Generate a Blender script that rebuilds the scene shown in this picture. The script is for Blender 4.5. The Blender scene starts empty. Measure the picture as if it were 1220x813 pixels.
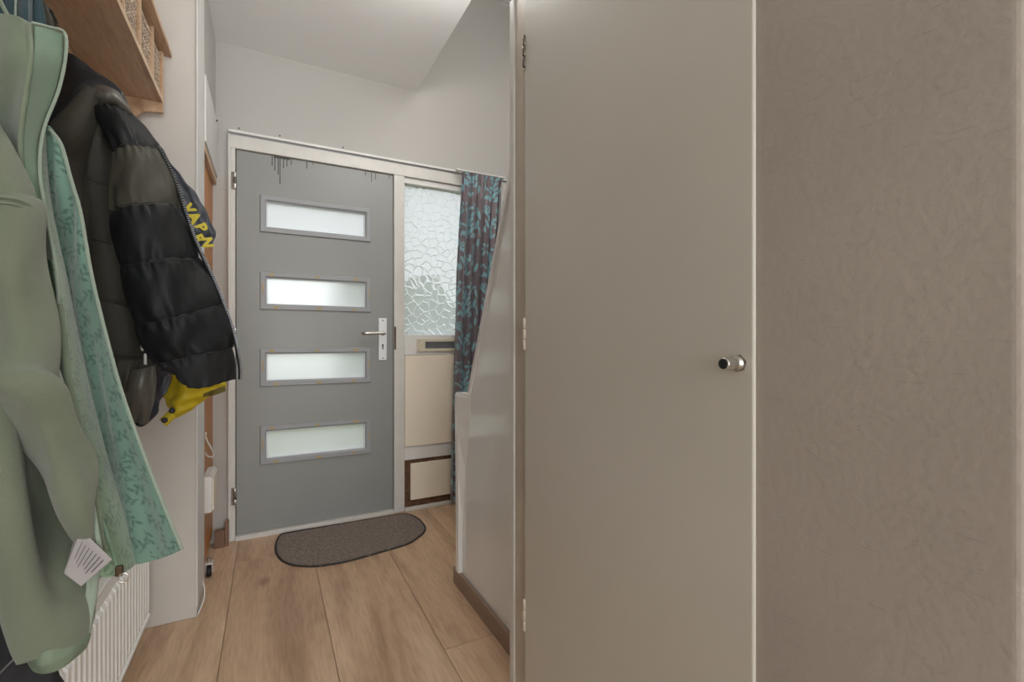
import bpy, bmesh, math, random
import numpy as np
from mathutils import Vector, Matrix
random.seed(7)
C = bpy.context.scene.collection
sc = bpy.context.scene
PI = math.pi

# ------------------------------------------------------------------ camera
H = 1.06; TH = math.radians(27.7); F = 550.0
cam = bpy.data.cameras.new('camera'); co = bpy.data.objects.new('camera', cam); C.objects.link(co)
cam.sensor_fit = 'HORIZONTAL'; cam.sensor_width = 36.0; cam.lens = 36.0 * F / 1220.0
cam.shift_y = -1.5 / 1220.0
cam.clip_start = 0.02
co.location = (0, 0, H); co.rotation_euler = (PI / 2, 0, -TH)
sc.camera = co
ST, CT = math.sin(TH), math.cos(TH)

# ------------------------------------------------------------------ world, lights, exposure
w = bpy.data.worlds.new('overcast_sky'); sc.world = w; w.use_nodes = True
wn = w.node_tree.nodes; wl = w.node_tree.links; wn.clear()
o_ = wn.new('ShaderNodeOutputWorld'); bg = wn.new('ShaderNodeBackground')
tc = wn.new('ShaderNodeTexCoord'); sp = wn.new('ShaderNodeSeparateXYZ'); cr = wn.new('ShaderNodeValToRGB')
wl.new(tc.outputs['Generated'], sp.inputs[0]); wl.new(sp.outputs['Z'], cr.inputs[0])
cr.color_ramp.elements[0].position = 0.0; cr.color_ramp.elements[0].color = (0.90, 0.905, 0.91, 1)
cr.color_ramp.elements[1].position = 0.7; cr.color_ramp.elements[1].color = (0.93, 0.96, 1.0, 1)
wl.new(cr.outputs[0], bg.inputs[0]); bg.inputs[1].default_value = 1.45
wl.new(bg.outputs[0], o_.inputs[0])

def area(name, loc, target, sx, sy, power, col):
    L = bpy.data.lights.new(name, 'AREA'); L.shape = 'RECTANGLE'; L.size = sx; L.size_y = sy
    L.energy = power; L.color = col
    o = bpy.data.objects.new(name, L); C.objects.link(o); o.location = loc
    d = Vector(target) - Vector(loc); o.rotation_euler = d.to_track_quat('-Z', 'Y').to_euler()
    return o
# daylight from the living-room window behind the camera
area('living_room_window_daylight', (0.35, -2.5, 1.35), (0.2, 1.0, 1.25), 1.7, 1.9, 66, (0.97, 1.0, 1.0))
# added fill light, out of view, to brighten the dark stairwell
area('stairwell_fill_light', (1.18, 1.32, 3.0), (1.1, 2.6, 1.9), 0.6, 0.5, 7, (1.0, 0.97, 0.93))

sc.view_settings.view_transform = 'Standard'; sc.view_settings.look = 'None'
sc.view_settings.gamma = 1.0; sc.view_settings.use_curve_mapping = False
sc.view_settings.exposure = 0.27
sc.cycles.use_denoising = True

# ------------------------------------------------------------------ helpers
def ray(u, v):
    cx = (u - 610.0) / F; cz = (405.0 - v) / F
    return Vector((cx * CT + ST, -cx * ST + CT, cz))
def P(u, v, Y=None, X=None, Z=None):
    d = ray(u, v)
    t = Y / d.y if Y is not None else (X / d.x if X is not None else (Z - H) / d.z)
    return Vector((d.x * t, d.y * t, H + d.z * t))

def thing(name, label, cat, loc=(0, 0, 0), group=None):
    o = bpy.data.objects.new(name, None); C.objects.link(o); o.location = loc
    o.empty_display_size = 0.05
    o['label'] = label; o['category'] = cat
    if group: o['group'] = group
    return o
def tag(o, label, cat, group=None):
    o['label'] = label; o['category'] = cat
    if group: o['group'] = group
    return o
def link_mesh(name, me, mat, parent=None, smooth=False, kind=None, label=None):
    if mat is not None:
        for m in (mat if isinstance(mat, (list, tuple)) else [mat]): me.materials.append(m)
    if smooth:
        for p in me.polygons: p.use_smooth = True
    o = bpy.data.objects.new(name, me); C.objects.link(o)
    if parent is not None:
        o.parent = parent; o.matrix_parent_inverse = Matrix.Translation(-parent_loc(parent))
    if kind: o['kind'] = kind
    if label: o['label'] = label
    return o
def parent_loc(p):
    v = Vector(p.location)
    return v
def obj(name, bm, mat, parent=None, smooth=False, kind=None, label=None):
    me = bpy.data.meshes.new(name); bmesh.ops.recalc_face_normals(bm, faces=bm.faces)
    bm.to_mesh(me); bm.free()
    return link_mesh(name, me, mat, parent, smooth, kind, label)
def box(bm, a, b, bev=0.0, seg=2):
    x0, y0, z0 = (min(a[i], b[i]) for i in range(3)); x1, y1, z1 = (max(a[i], b[i]) for i in range(3))
    r = bmesh.ops.create_cube(bm, size=1.0)
    vs = r['verts']
    for v in vs:
        v.co = Vector(((x0 + x1) / 2 + v.co.x * (x1 - x0), (y0 + y1) / 2 + v.co.y * (y1 - y0), (z0 + z1) / 2 + v.co.z * (z1 - z0)))
    if bev > 0:
        es = {e for v in vs for e in v.link_edges}
        bmesh.ops.bevel(bm, geom=list(es), offset=bev, segments=seg, affect='EDGES', profile=0.5)
    return bm
def boxo(name, a, b, mat, parent=None, bev=0.002, kind=None, label=None, seg=2):
    bm = bmesh.new(); box(bm, a, b, bev, seg); return obj(name, bm, mat, parent, False, kind, label)
def prism(bm, pts, axis, a, b):
    """polygon pts (2D) extruded along axis from a to b; 2D coords are the other two axes in order"""
    def mk(p, c):
        if axis == 0: return (c, p[0], p[1])
        if axis == 1: return (p[0], c, p[1])
        return (p[0], p[1], c)
    A = [bm.verts.new(mk(p, a)) for p in pts]; B = [bm.verts.new(mk(p, b)) for p in pts]
    n = len(pts)
    bm.faces.new(A); bm.faces.new(B[::-1])
    for i in range(n): bm.faces.new((A[i], A[(i + 1) % n], B[(i + 1) % n], B[i]))
def tube(bm, pts, r, seg=10, cap=True):
    pts = [Vector(p) for p in pts]; n = len(pts); rings = []
    up = Vector((0, 0, 1))
    for i, p in enumerate(pts):
        t = (pts[min(i + 1, n - 1)] - pts[max(i - 1, 0)]).normalized()
        a = t.cross(up)
        if a.length < 1e-3: a = t.cross(Vector((1, 0, 0)))
        a.normalize(); b = t.cross(a).normalized()
        rr = r[i] if isinstance(r, (list, tuple)) else r
        rings.append([bm.verts.new(p + (a * math.cos(k * 2 * PI / seg) + b * math.sin(k * 2 * PI / seg)) * rr) for k in range(seg)])
    for i in range(n - 1):
        for k in range(seg):
            bm.faces.new((rings[i][k], rings[i][(k + 1) % seg], rings[i + 1][(k + 1) % seg], rings[i + 1][k]))
    if cap: bm.faces.new(rings[0][::-1]); bm.faces.new(rings[-1])
def smooth_path(pts, n):
    pts = [Vector(p) for p in pts]; out = []
    m = len(pts) - 1
    for i in range(n):
        t = i * m / (n - 1); k = min(int(t), m - 1); f = t - k
        out.append(cr4(pts[max(k - 1, 0)], pts[k], pts[k + 1], pts[min(k + 2, m)], f))
    return out
def cr4(a, b, c, d, f):
    return 0.5 * ((2 * b) + (c - a) * f + (2 * a - 5 * b + 4 * c - d) * f * f + (3 * b - a - 3 * c + d) * f ** 3)
def lathe_axis(bm, base, axis, prof, seg=24):
    """prof: list of (distance along axis, radius)"""
    axis = Vector(axis).normalized(); a = axis.orthogonal().normalized(); b = axis.cross(a); rings = []
    for d, r in prof:
        rings.append([bm.verts.new(Vector(base) + axis * d + (a * math.cos(k * 2 * PI / seg) + b * math.sin(k * 2 * PI / seg)) * max(r, 1e-5)) for k in range(seg)])
    for i in range(len(rings) - 1):
        for k in range(seg): bm.faces.new((rings[i][k], rings[i][(k + 1) % seg], rings[i + 1][(k + 1) % seg], rings[i + 1][k]))
    bm.faces.new(rings[0][::-1]); bm.faces.new(rings[-1])

# ------------------------------------------------------------------ materials
def mat(name, col, rough=0.5, metal=0.0, bump=0.0, bscale=60.0, var=0.0, vscale=3.0, spec=0.5, coat=0.0, sheen=0.0, col2=None, stretch=(1, 1, 1), bdist=0.002, obj_rand=False):
    m = bpy.data.materials.new(name); m.use_nodes = True; nt = m.node_tree; n = nt.nodes; l = nt.links
    b = n['Principled BSDF']; b.inputs['Base Color'].default_value = (*col, 1); b.inputs['Roughness'].default_value = rough
    b.inputs['Metallic'].default_value = metal; b.inputs['Specular IOR Level'].default_value = spec
    b.inputs['Coat Weight'].default_value = coat; b.inputs['Coat Roughness'].default_value = 0.08
    b.inputs['Sheen Weight'].default_value = sheen; b.inputs['Sheen Roughness'].default_value = 0.6
    t = n.new('ShaderNodeTexCoord'); mp = n.new('ShaderNodeMapping'); l.new(t.outputs['Object'], mp.inputs[0]); mp.inputs['Scale'].default_value = stretch
    if var > 0 or col2:
        ns = n.new('ShaderNodeTexNoise'); ns.inputs['Scale'].default_value = vscale; ns.inputs['Detail'].default_value = 5
        l.new(mp.outputs[0], ns.inputs['Vector'])
        r = n.new('ShaderNodeValToRGB'); r.color_ramp.elements[0].position = 0.35; r.color_ramp.elements[1].position = 0.65
        c2 = col2 if col2 else tuple(c * (1 - var) for c in col)
        r.color_ramp.elements[0].color = (*c2, 1); r.color_ramp.elements[1].color = (*col, 1)
        l.new(ns.outputs['Fac'], r.inputs[0]); l.new(r.outputs[0], b.inputs['Base Color'])
    if bump > 0:
        nb = n.new('ShaderNodeTexNoise'); nb.inputs['Scale'].default_value = bscale; nb.inputs['Detail'].default_value = 4
        l.new(mp.outputs[0], nb.inputs['Vector'])
        bu = n.new('ShaderNodeBump'); bu.inputs['Strength'].default_value = bump; bu.inputs['Distance'].default_value = bdist
        l.new(nb.outputs['Fac'], bu.inputs['Height']); l.new(bu.outputs[0], b.inputs['Normal'])
    return m
def wood_mat(name, c1, c2, c3, axis='y', scale=1.0, rough=0.4, rand=True, knots=True):
    m = bpy.data.materials.new(name); m.use_nodes = True; nt = m.node_tree; n = nt.nodes; l = nt.links
    b = n['Principled BSDF']; b.inputs['Roughness'].default_value = rough
    t = n.new('ShaderNodeTexCoord'); vec = t.outputs['Object']
    if rand:
        oi = n.new('ShaderNodeObjectInfo'); ml = n.new('ShaderNodeVectorMath'); ml.operation = 'MULTIPLY_ADD'
        cb = n.new('ShaderNodeCombineXYZ'); mu = n.new('ShaderNodeMath'); mu.operation = 'MULTIPLY'; mu.inputs[1].default_value = 37.0
        l.new(oi.outputs['Random'], mu.inputs[0]); l.new(mu.outputs[0], cb.inputs[0]); l.new(mu.outputs[0], cb.inputs[1]); l.new(mu.outputs[0], cb.inputs[2])
        ml.inputs[1].default_value = (1, 1, 1); l.new(vec, ml.inputs[0]); l.new(cb.outputs[0], ml.inputs[2]); vec = ml.outputs[0]
    mp = n.new('ShaderNodeMapping'); l.new(vec, mp.inputs[0])
    s = {'x': (0.12, 1, 1), 'y': (1, 0.12, 1), 'z': (1, 1, 0.12)}[axis]
    mp.inputs['Scale'].default_value = tuple(k * scale for k in s)
    n1 = n.new('ShaderNodeTexNoise'); n1.inputs['Scale'].default_value = 7; n1.inputs['Detail'].default_value = 6; n1.inputs['Distortion'].default_value = 1.2
    n2 = n.new('ShaderNodeTexNoise'); n2.inputs['Scale'].default_value = 90; n2.inputs['Detail'].default_value = 5
    l.new(mp.outputs[0], n1.inputs['Vector']); l.new(mp.outputs[0], n2.inputs['Vector'])
    r = n.new('ShaderNodeValToRGB'); e = r.color_ramp.elements
    e[0].position = 0.3; e[0].color = (*c1, 1); e[1].position = 0.72; e[1].color = (*c3, 1); k = e.new(0.5); k.color = (*c2, 1)
    l.new(n1.outputs['Fac'], r.inputs[0])
    mx = n.new('ShaderNodeMix'); mx.data_type = 'RGBA'; mx.blend_type = 'MULTIPLY'; mx.inputs['Factor'].default_value = 0.35
    r2 = n.new('ShaderNodeValToRGB'); r2.color_ramp.elements[0].position = 0.35; r2.color_ramp.elements[0].color = (0.55, 0.5, 0.45, 1); r2.color_ramp.elements[1].position = 0.6
    l.new(n2.outputs['Fac'], r2.inputs[0]); l.new(r.outputs[0], mx.inputs['A']); l.new(r2.outputs[0], mx.inputs['B'])
    out = mx.outputs['Result']
    if knots:
        vo = n.new('ShaderNodeTexVoronoi'); vo.inputs['Scale'].default_value = 3.2; mpk = n.new('ShaderNodeMapping')
        l.new(vec, mpk.inputs[0]); mpk.inputs['Scale'].default_value = {'x': (0.5, 1, 1), 'y': (1, 0.5, 1), 'z': (1, 1, 0.5)}[axis]
        l.new(mpk.outputs[0], vo.inputs['Vector'])
        rk = n.new('ShaderNodeValToRGB'); rk.color_ramp.elements[0].position = 0.015; rk.color_ramp.elements[0].color = (0.45, 0.36, 0.3, 1); rk.color_ramp.elements[1].position = 0.10
        l.new(vo.outputs['Distance'], rk.inputs[0])
        m3 = n.new('ShaderNodeMix'); m3.data_type = 'RGBA'; m3.blend_type = 'MULTIPLY'; m3.inputs['Factor'].default_value = 0.8
        l.new(out, m3.inputs['A']); l.new(rk.outputs[0], m3.inputs['B']); out = m3.outputs['Result']
    l.new(out, b.inputs['Base Color'])
    bu = n.new('ShaderNodeBump'); bu.inputs['Strength'].default_value = 0.12; bu.inputs['Distance'].default_value = 0.001
    l.new(n2.outputs['Fac'], bu.inputs['Height']); l.new(bu.outputs[0], b.inputs['Normal'])
    return m
def print_mat(name, base, ink, rough=0.7, sheen=0.3, base2=None, bump=0.25, bscale=700):
    """fabric with a printed pattern stored in the mesh attribute 'print'"""
    m = bpy.data.materials.new(name); m.use_nodes = True; n = m.node_tree.nodes; l = m.node_tree.links
    b = n['Principled BSDF']; b.inputs['Roughness'].default_value = rough; b.inputs['Sheen Weight'].default_value = sheen
    a = n.new('ShaderNodeAttribute'); a.attribute_name = 'print'
    mx = n.new('ShaderNodeMix'); mx.data_type = 'RGBA'; mx.inputs['A'].default_value = (*base, 1); mx.inputs['B'].default_value = (*ink, 1)
    l.new(a.outputs['Fac'], mx.inputs['Factor'])
    if base2:
        ns = n.new('ShaderNodeTexNoise'); ns.inputs['Scale'].default_value = 6; t = n.new('ShaderNodeTexCoord'); l.new(t.outputs['Object'], ns.inputs['Vector'])
        m2 = n.new('ShaderNodeMix'); m2.data_type = 'RGBA'; m2.inputs['A'].default_value = (*base, 1); m2.inputs['B'].default_value = (*base2, 1)
        l.new(ns.outputs['Fac'], m2.inputs['Factor']); l.new(m2.outputs['Result'], mx.inputs['A'])
    l.new(mx.outputs['Result'], b.inputs['Base Color'])
    nb = n.new('ShaderNodeTexNoise'); nb.inputs['Scale'].default_value = bscale; t2 = n.new('ShaderNodeTexCoord'); l.new(t2.outputs['Object'], nb.inputs['Vector'])
    bu = n.new('ShaderNodeBump'); bu.inputs['Strength'].default_value = bump; bu.inputs['Distance'].default_value = 0.001
    l.new(nb.outputs['Fac'], bu.inputs['Height']); l.new(bu.outputs[0], b.inputs['Normal'])
    return m
def glass_mat(name, col, trans=0.5, rough=0.45, relief=None, gloss=0.06, ior=1.08):
    m = bpy.data.materials.new(name); m.use_nodes = True; n = m.node_tree.nodes; l = m.node_tree.links; n.clear()
    o = n.new('ShaderNodeOutputMaterial'); tr = n.new('ShaderNodeBsdfTranslucent'); rf = n.new('ShaderNodeBsdfRefraction'); gl = n.new('ShaderNodeBsdfGlossy')
    tr.inputs[0].default_value = (*col, 1); rf.inputs[0].default_value = (*col, 1); rf.inputs['Roughness'].default_value = rough; rf.inputs['IOR'].default_value = ior
    gl.inputs['Roughness'].default_value = 0.15
    a = n.new('ShaderNodeMixShader'); a.inputs[0].default_value = trans; l.new(rf.outputs[0], a.inputs[1]); l.new(tr.outputs[0], a.inputs[2])
    c = n.new('ShaderNodeMixShader'); c.inputs[0].default_value = gloss; l.new(a.outputs[0], c.inputs[1]); l.new(gl.outputs[0], c.inputs[2])
    l.new(c.outputs[0], o.inputs[0])
    return m

M = {}
M['wall'] = mat('white_wall_paint', (0.485, 0.47, 0.445), 0.75, bump=0.25, bscale=180, var=0.03, vscale=1.5)
M['stub'] = mat('stub_wall_paint', (0.585, 0.545, 0.505), 0.6, bump=0.15, bscale=150, var=0.05, vscale=4)
M['ceil'] = mat('ceiling_paint', (0.93, 0.935, 0.93), 0.8, bump=0.1, bscale=150)
M['gloss'] = mat('glossy_white_paint', (0.86, 0.855, 0.835), 0.11, spec=0.95, bump=0.06, bscale=14, var=0.03, vscale=6, stretch=(1, 1, 0.25), bdist=0.004)
M['frame'] = mat('painted_frame', (0.67, 0.65, 0.615), 0.4, bump=0.08, bscale=40, var=0.07, vscale=14)
M['frame_w'] = mat('white_frame', (0.76, 0.75, 0.73), 0.4, bump=0.05, bscale=40, var=0.04, vscale=9)
M['post'] = mat('closet_post_paint', (0.55, 0.475, 0.39), 0.4, bump=0.1, bscale=50, var=0.12, vscale=9)
M['closet'] = mat('closet_door_paint', (0.605, 0.57, 0.505), 0.27, bump=0.12, bscale=9, var=0.06, vscale=2.2, bdist=0.003, spec=0.65)
M['door'] = mat('grey_door_paint', (0.285, 0.293, 0.282), 0.42, bump=0.04, bscale=300, var=0.06, vscale=2)
M['bead'] = mat('grey_glazing_bead', (0.32, 0.33, 0.345), 0.45)
M['spacer'] = mat('white_inner_reveal', (0.75, 0.78, 0.80), 0.4)
M['putty'] = mat('yellow_putty', (0.42, 0.33, 0.15), 0.7)
M['black'] = mat('black_drip', (0.01, 0.012, 0.013), 0.4)
M['seal'] = mat('dark_rubber_seal', (0.03, 0.03, 0.03), 0.7)
M['steel'] = mat('brushed_steel', (0.62, 0.60, 0.56), 0.32, metal=1.0)
M['plate'] = mat('satin_aluminium', (0.72, 0.72, 0.73), 0.42, metal=0.5)
M['dark_steel'] = mat('tarnished_steel', (0.22, 0.19, 0.16), 0.45, metal=0.9, var=0.4, vscale=60)
M['brass'] = mat('antique_brass', (0.09, 0.06, 0.04), 0.45, metal=0.9)
M['rubber'] = mat('black_rubber', (0.012, 0.012, 0.014), 0.6)
M['cream'] = mat('cream_panel', (0.88, 0.785, 0.645), 0.5, var=0.03, vscale=3)
M['vent'] = mat('cream_vent_plastic', (0.68, 0.62, 0.48), 0.4)
M['mesh'] = mat('grey_vent_mesh', (0.16, 0.17, 0.18), 0.6)
M['brown'] = mat('bare_brown_wood', (0.16, 0.075, 0.035), 0.7, var=0.5, vscale=40)
M['radiator'] = mat('radiator_enamel', (0.87, 0.865, 0.85), 0.35)
M['grille'] = mat('radiator_grille', (0.45, 0.45, 0.45), 0.5)
M['plastic'] = mat('white_plastic', (0.78, 0.77, 0.75), 0.35)
M['orange'] = wood_mat('orange_wood', (0.46, 0.17, 0.035), (0.54, 0.215, 0.05), (0.60, 0.26, 0.07), 'z', 1.5, 0.4)
M['floor'] = wood_mat('oak_laminate', (0.40, 0.255, 0.155), (0.56, 0.375, 0.24), (0.67, 0.475, 0.32), 'y', 1.0, 0.33)
M['shelf'] = wood_mat('shelf_wood', (0.42, 0.25, 0.14), (0.55, 0.355, 0.22), (0.64, 0.45, 0.30), 'y', 1.6, 0.4)
M['shelf_edge'] = wood_mat('shelf_edge_wood', (0.58, 0.40, 0.26), (0.64, 0.46, 0.31), (0.68, 0.50, 0.36), 'y', 2, 0.45, knots=False)
M['skirting'] = wood_mat('brown_skirting', (0.27, 0.185, 0.135), (0.31, 0.215, 0.16), (0.35, 0.25, 0.19), 'y', 2, 0.4, knots=False)
M['block'] = wood_mat('brown_block', (0.17, 0.095, 0.06), (0.22, 0.125, 0.08), (0.26, 0.15, 0.10), 'z', 2, 0.5, knots=False)
M['wicker'] = mat('wicker', (0.66, 0.55, 0.45), 0.7, var=0.5, vscale=120, col2=(0.38, 0.28, 0.2))
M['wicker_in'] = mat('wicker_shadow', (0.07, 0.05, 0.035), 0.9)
M['mat'] = mat('doormat_pile', (0.36, 0.29, 0.245), 0.95, var=0.6, vscale=200, col2=(0.15, 0.12, 0.105), bump=0.6, bscale=600)
M['mat_edge'] = mat('doormat_rubber', (0.04, 0.033, 0.029), 0.8)
M['fleece'] = mat('green_fleece', (0.150, 0.172, 0.116), 0.9, bump=0.5, bscale=520, sheen=0.22, var=0.12, vscale=9)
M['fleece_d'] = mat('green_fleece_collar', (0.165, 0.205, 0.135), 0.85, bump=0.4, bscale=500, sheen=0.2, var=0.15, vscale=14)
M['teal_in'] = mat('teal_collar_lining', (0.14, 0.225, 0.15), 0.85, bump=0.3, bscale=500, sheen=0.2)
M['frayed'] = mat('pale_fleece_edge', (0.27, 0.33, 0.26), 0.95, bump=0.8, bscale=400, sheen=0.4)
M['hem'] = mat('green_hem_binding', (0.17, 0.22, 0.155), 0.7, bump=0.6, bscale=50, bdist=0.006)
M['floral_lit'] = print_mat('floral_lining_lit', (0.23, 0.33, 0.215), (0.115, 0.19, 0.13), 0.75, 0.4)  # leaf-print lining, lightened in colour on the side of the fold facing the light
M['floral_shaded'] = print_mat('floral_lining_shaded', (0.165, 0.285, 0.225), (0.075, 0.15, 0.12), 0.7, 0.4)  # same lining, darkened in colour on the shaded side of the fold
M['label'] = None
M['olive'] = mat('olive_nylon', (0.046, 0.043, 0.031), 0.6, bump=0.5, bscale=28, bdist=0.006, stretch=(1, 1, 0.5), spec=0.35)
M['olive2'] = mat('olive_lining', (0.054, 0.049, 0.039), 0.7, bump=0.5, bscale=24, bdist=0.007, spec=0.3)
M['cuff'] = mat('grey_olive_satin', (0.095, 0.087, 0.072), 0.4, bump=0.5, bscale=26, bdist=0.008)
M['nylon'] = mat('black_nylon', (0.0055, 0.0062, 0.0075), 0.6, bump=0.5, bscale=26, bdist=0.006, stretch=(1, 1, 0.5), spec=0.3)
M['hemblack'] = mat('black_hem', (0.007, 0.0075, 0.009), 0.75, bump=0.3, bscale=300)
M['zip'] = mat('zipper_teeth', (0.16, 0.16, 0.165), 0.4, metal=0.6)
M['navy'] = mat('dark_navy_fabric', (0.014, 0.017, 0.028), 0.6, bump=0.5, bscale=30, bdist=0.006)
M['plum'] = mat('plum_fabric', (0.045, 0.035, 0.05), 0.7, bump=0.4, bscale=40, bdist=0.005)
M['teal'] = mat('teal_scarf', (0.014, 0.046, 0.058), 0.8, bump=0.4, bscale=60, sheen=0.4, bdist=0.004)
M['bluegrey'] = mat('bluegrey_nylon', (0.055, 0.06, 0.075), 0.5, bump=0.4, bscale=40, bdist=0.004)
M['yellow'] = mat('yellow_jacket', (0.56, 0.42, 0.01), 0.55, bump=0.6, bscale=28, bdist=0.008)
M['letters'] = mat('yellow_letter_print', (0.66, 0.53, 0.03), 0.6)
M['mustard'] = mat('dark_mustard_lining', (0.13, 0.10, 0.02), 0.8, bump=0.5, bscale=60)
M['charcoal'] = mat('charcoal_fabric', (0.018, 0.017, 0.019), 0.85, bump=0.3, bscale=400)
M['curtain'] = print_mat('damask_curtain', (0.10, 0.085, 0.11), (0.21, 0.42, 0.47), 0.4, 0.3, base2=(0.185, 0.13, 0.135), bump=0.1)
M['frost'] = glass_mat('frosted_glass', (0.93, 0.94, 0.95), 0.55, 0.5)
M['pebble'] = glass_mat('patterned_glass', (0.93, 0.95, 0.96), 0.48, 0.04, gloss=0.05, ior=1.35)
M['globe'] = mat('fill_lamp_opal', (0.9, 0.9, 0.88), 0.3)
M['globe'].node_tree.nodes['Principled BSDF'].inputs['Emission Color'].default_value = (1.0, 0.975, 0.94, 1)
M['globe'].node_tree.nodes['Principled BSDF'].inputs['Emission Strength'].default_value = 42.0  # glow of the added hall fill lamp
M['grass'] = mat('garden_grass', (0.16, 0.20, 0.06), 0.9, var=0.4, vscale=2)
M['leaf'] = mat('hedge_leaf', (0.14, 0.22, 0.09), 0.8, var=0.5, vscale=30)

# scuffed plaster of the right-hand wall: fine relief, thin scratches and faint stains
m = mat('scuffed_plaster', (0.43, 0.375, 0.33), 0.6, bump=0.27, bscale=95, var=0.10, vscale=3.2, bdist=0.003); M['plaster'] = m
n = m.node_tree.nodes; l = m.node_tree.links; b = n['Principled BSDF']
t = n.new('ShaderNodeTexCoord')
def scratch(rot, scl, thr):
    mp = n.new('ShaderNodeMapping'); mp.inputs['Rotation'].default_value = (rot, 0, 0); mp.inputs['Scale'].default_value = scl
    vo = n.new('ShaderNodeTexVoronoi'); vo.inputs['Scale'].default_value = 1.0
    l.new(t.outputs['Object'], mp.inputs[0]); l.new(mp.outputs[0], vo.inputs['Vector'])
    r = n.new('ShaderNodeValToRGB'); r.color_ramp.elements[0].position = thr * 0.6; r.color_ramp.elements[0].color = (0.74, 0.72, 0.70, 1); r.color_ramp.elements[1].position = thr
    l.new(vo.outputs['Distance'], r.inputs[0]); return r.outputs[0]
src = b.inputs['Base Color'].links[0].from_socket
for rot, scl, thr in ((0.35, (1, 7, 110), 0.085), (-0.75, (1, 5, 105), 0.08), (1.45, (1, 5, 110), 0.08)):
    s_ = scratch(rot, scl, thr); mx = n.new('ShaderNodeMix'); mx.data_type = 'RGBA'; mx.blend_type = 'MULTIPLY'; mx.inputs['Factor'].default_value = 0.5
    l.new(src, mx.inputs['A']); l.new(s_, mx.inputs['B']); src = mx.outputs['Result']
l.new(src, b.inputs['Base Color'])

# care label: grey tag with lines of tiny unreadable print
m = mat('care_label', (0.31, 0.28, 0.275), 0.6); M['label'] = m

# ------------------------------------------------------------------ setting
D = 2.85; XR = 0.64; XS = 0.725; XL = -0.53; HC = 2.62
def struct(name, a, b, mt, bev=0.0, parent=None):
    return boxo(name, a, b, mt, parent, bev, 'structure')
# floor and planks
fl = struct('floor', (-0.75, -2.75, -0.05), (2.5, 3.05, -0.012), M['skirting'])
edges = [-0.145 + 0.337 * k for k in range(-2, 9)]
off = {0: 0.5, 1: 0.3, 2: 0.1, 3: 0.2, 4: 0.93}
for i in range(len(edges) - 1):
    x0, x1 = max(edges[i], -0.75), min(edges[i + 1], 2.5)
    # one cross joint per lane at a known place, boards 2.0 m long
    j = {0: 1.33, 1: 2.5, 2: 0.55, 3: 0.75, 4: 1.503}.get(i, 0.4 + 0.37 * (i % 3))
    ys = [-2.75] + [j + 2.0 * k for k in (-2, -1, 0, 1) if -2.7 < j + 2.0 * k < 2.98] + [3.0]
    for y0, y1 in zip(ys[:-1], ys[1:]):
        bm = bmesh.new(); box(bm, (x0 + 0.0007, y0 + 0.0007, -0.012), (x1 - 0.0007, y1 - 0.0007, 0.0), 0.0012, 1)
        obj('plank', bm, M['floor'], fl)
# ceilings
struct('ceiling', (-0.75, -2.75, HC), (0.82, 3.05, HC + 0.2), M['ceil'])
struct('ceiling_living', (0.82, -2.75, HC), (2.5, 1.2, HC + 0.2), M['ceil'])
struct('ceiling_stairwell', (0.70, 1.1, 3.38), (1.75, 3.05, 3.5), M['ceil'])
# front wall in one mesh round the door and window opening
bm = bmesh.new()
pts = [(-0.75, -0.01), (-0.193, -0.01), (-0.193, 2.139), (1.45, 2.139), (1.45, -0.01), (1.75, -0.01), (1.75, 3.4), (-0.75, 3.4)]
prism(bm, pts, 1, D, D + 0.2)
obj('wall_front', bm, M['wall'], None, kind='structure')
struct('wall_left', (XL - 0.15, -2.75, 0), (XL, 2.33, HC), M['wall'])
struct('wall_stub', (XL, 2.12, 0.0), (-0.246, 2.33, HC), M['stub'], 0.004)
struct('wall_cupboard', (XL, 2.33, 2.19), (-0.25, D, HC), M['wall'])
struct('wall_back', (-0.75, -2.75, 0), (2.5, -2.6, HC), M['wall'])
struct('wall_far', (2.4, -2.6, 0), (2.5, 0.1, HC), M['wall'])
bm = bmesh.new(); r = 0.02
pts = [(XR, 0.4375), (XR, 0.152 + r)] + [(XR + r - r * math.cos(a), 0.152 + r - r * math.sin(a)) for a in [PI / 2 * k / 10 for k in range(1, 11)]] + [(2.5, 0.152), (2.5, 0.4375)]
prism(bm, pts, 2, 0.0, HC)
o = obj('wall_right', bm, M['plaster'], None, kind='structure')
struct('wall_over_closet', (XR, 0.4375, 2.075), (XR + 0.12, 1.236, HC), M['wall'])
struct('wall_closet_back', (1.45, 0.4375, 0), (1.55, 1.236, HC), M['wall'])
struct('wall_stairwell_right', (1.55, 1.1, 0), (1.65, D, 3.4), M['wall'])
struct('wall_stairwell_rear', (0.82, 1.1, HC + 0.2), (1.55, 1.2, 3.4), M['wall'])
struct('wall_stairwell_left', (0.72, 1.2, HC + 0.2), (0.82, D, 3.4), M['wall'])
struct('wall_closet_side', (XS + 0.035, 1.2, 0), (1.55, 1.236, HC), M['wall'])

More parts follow.
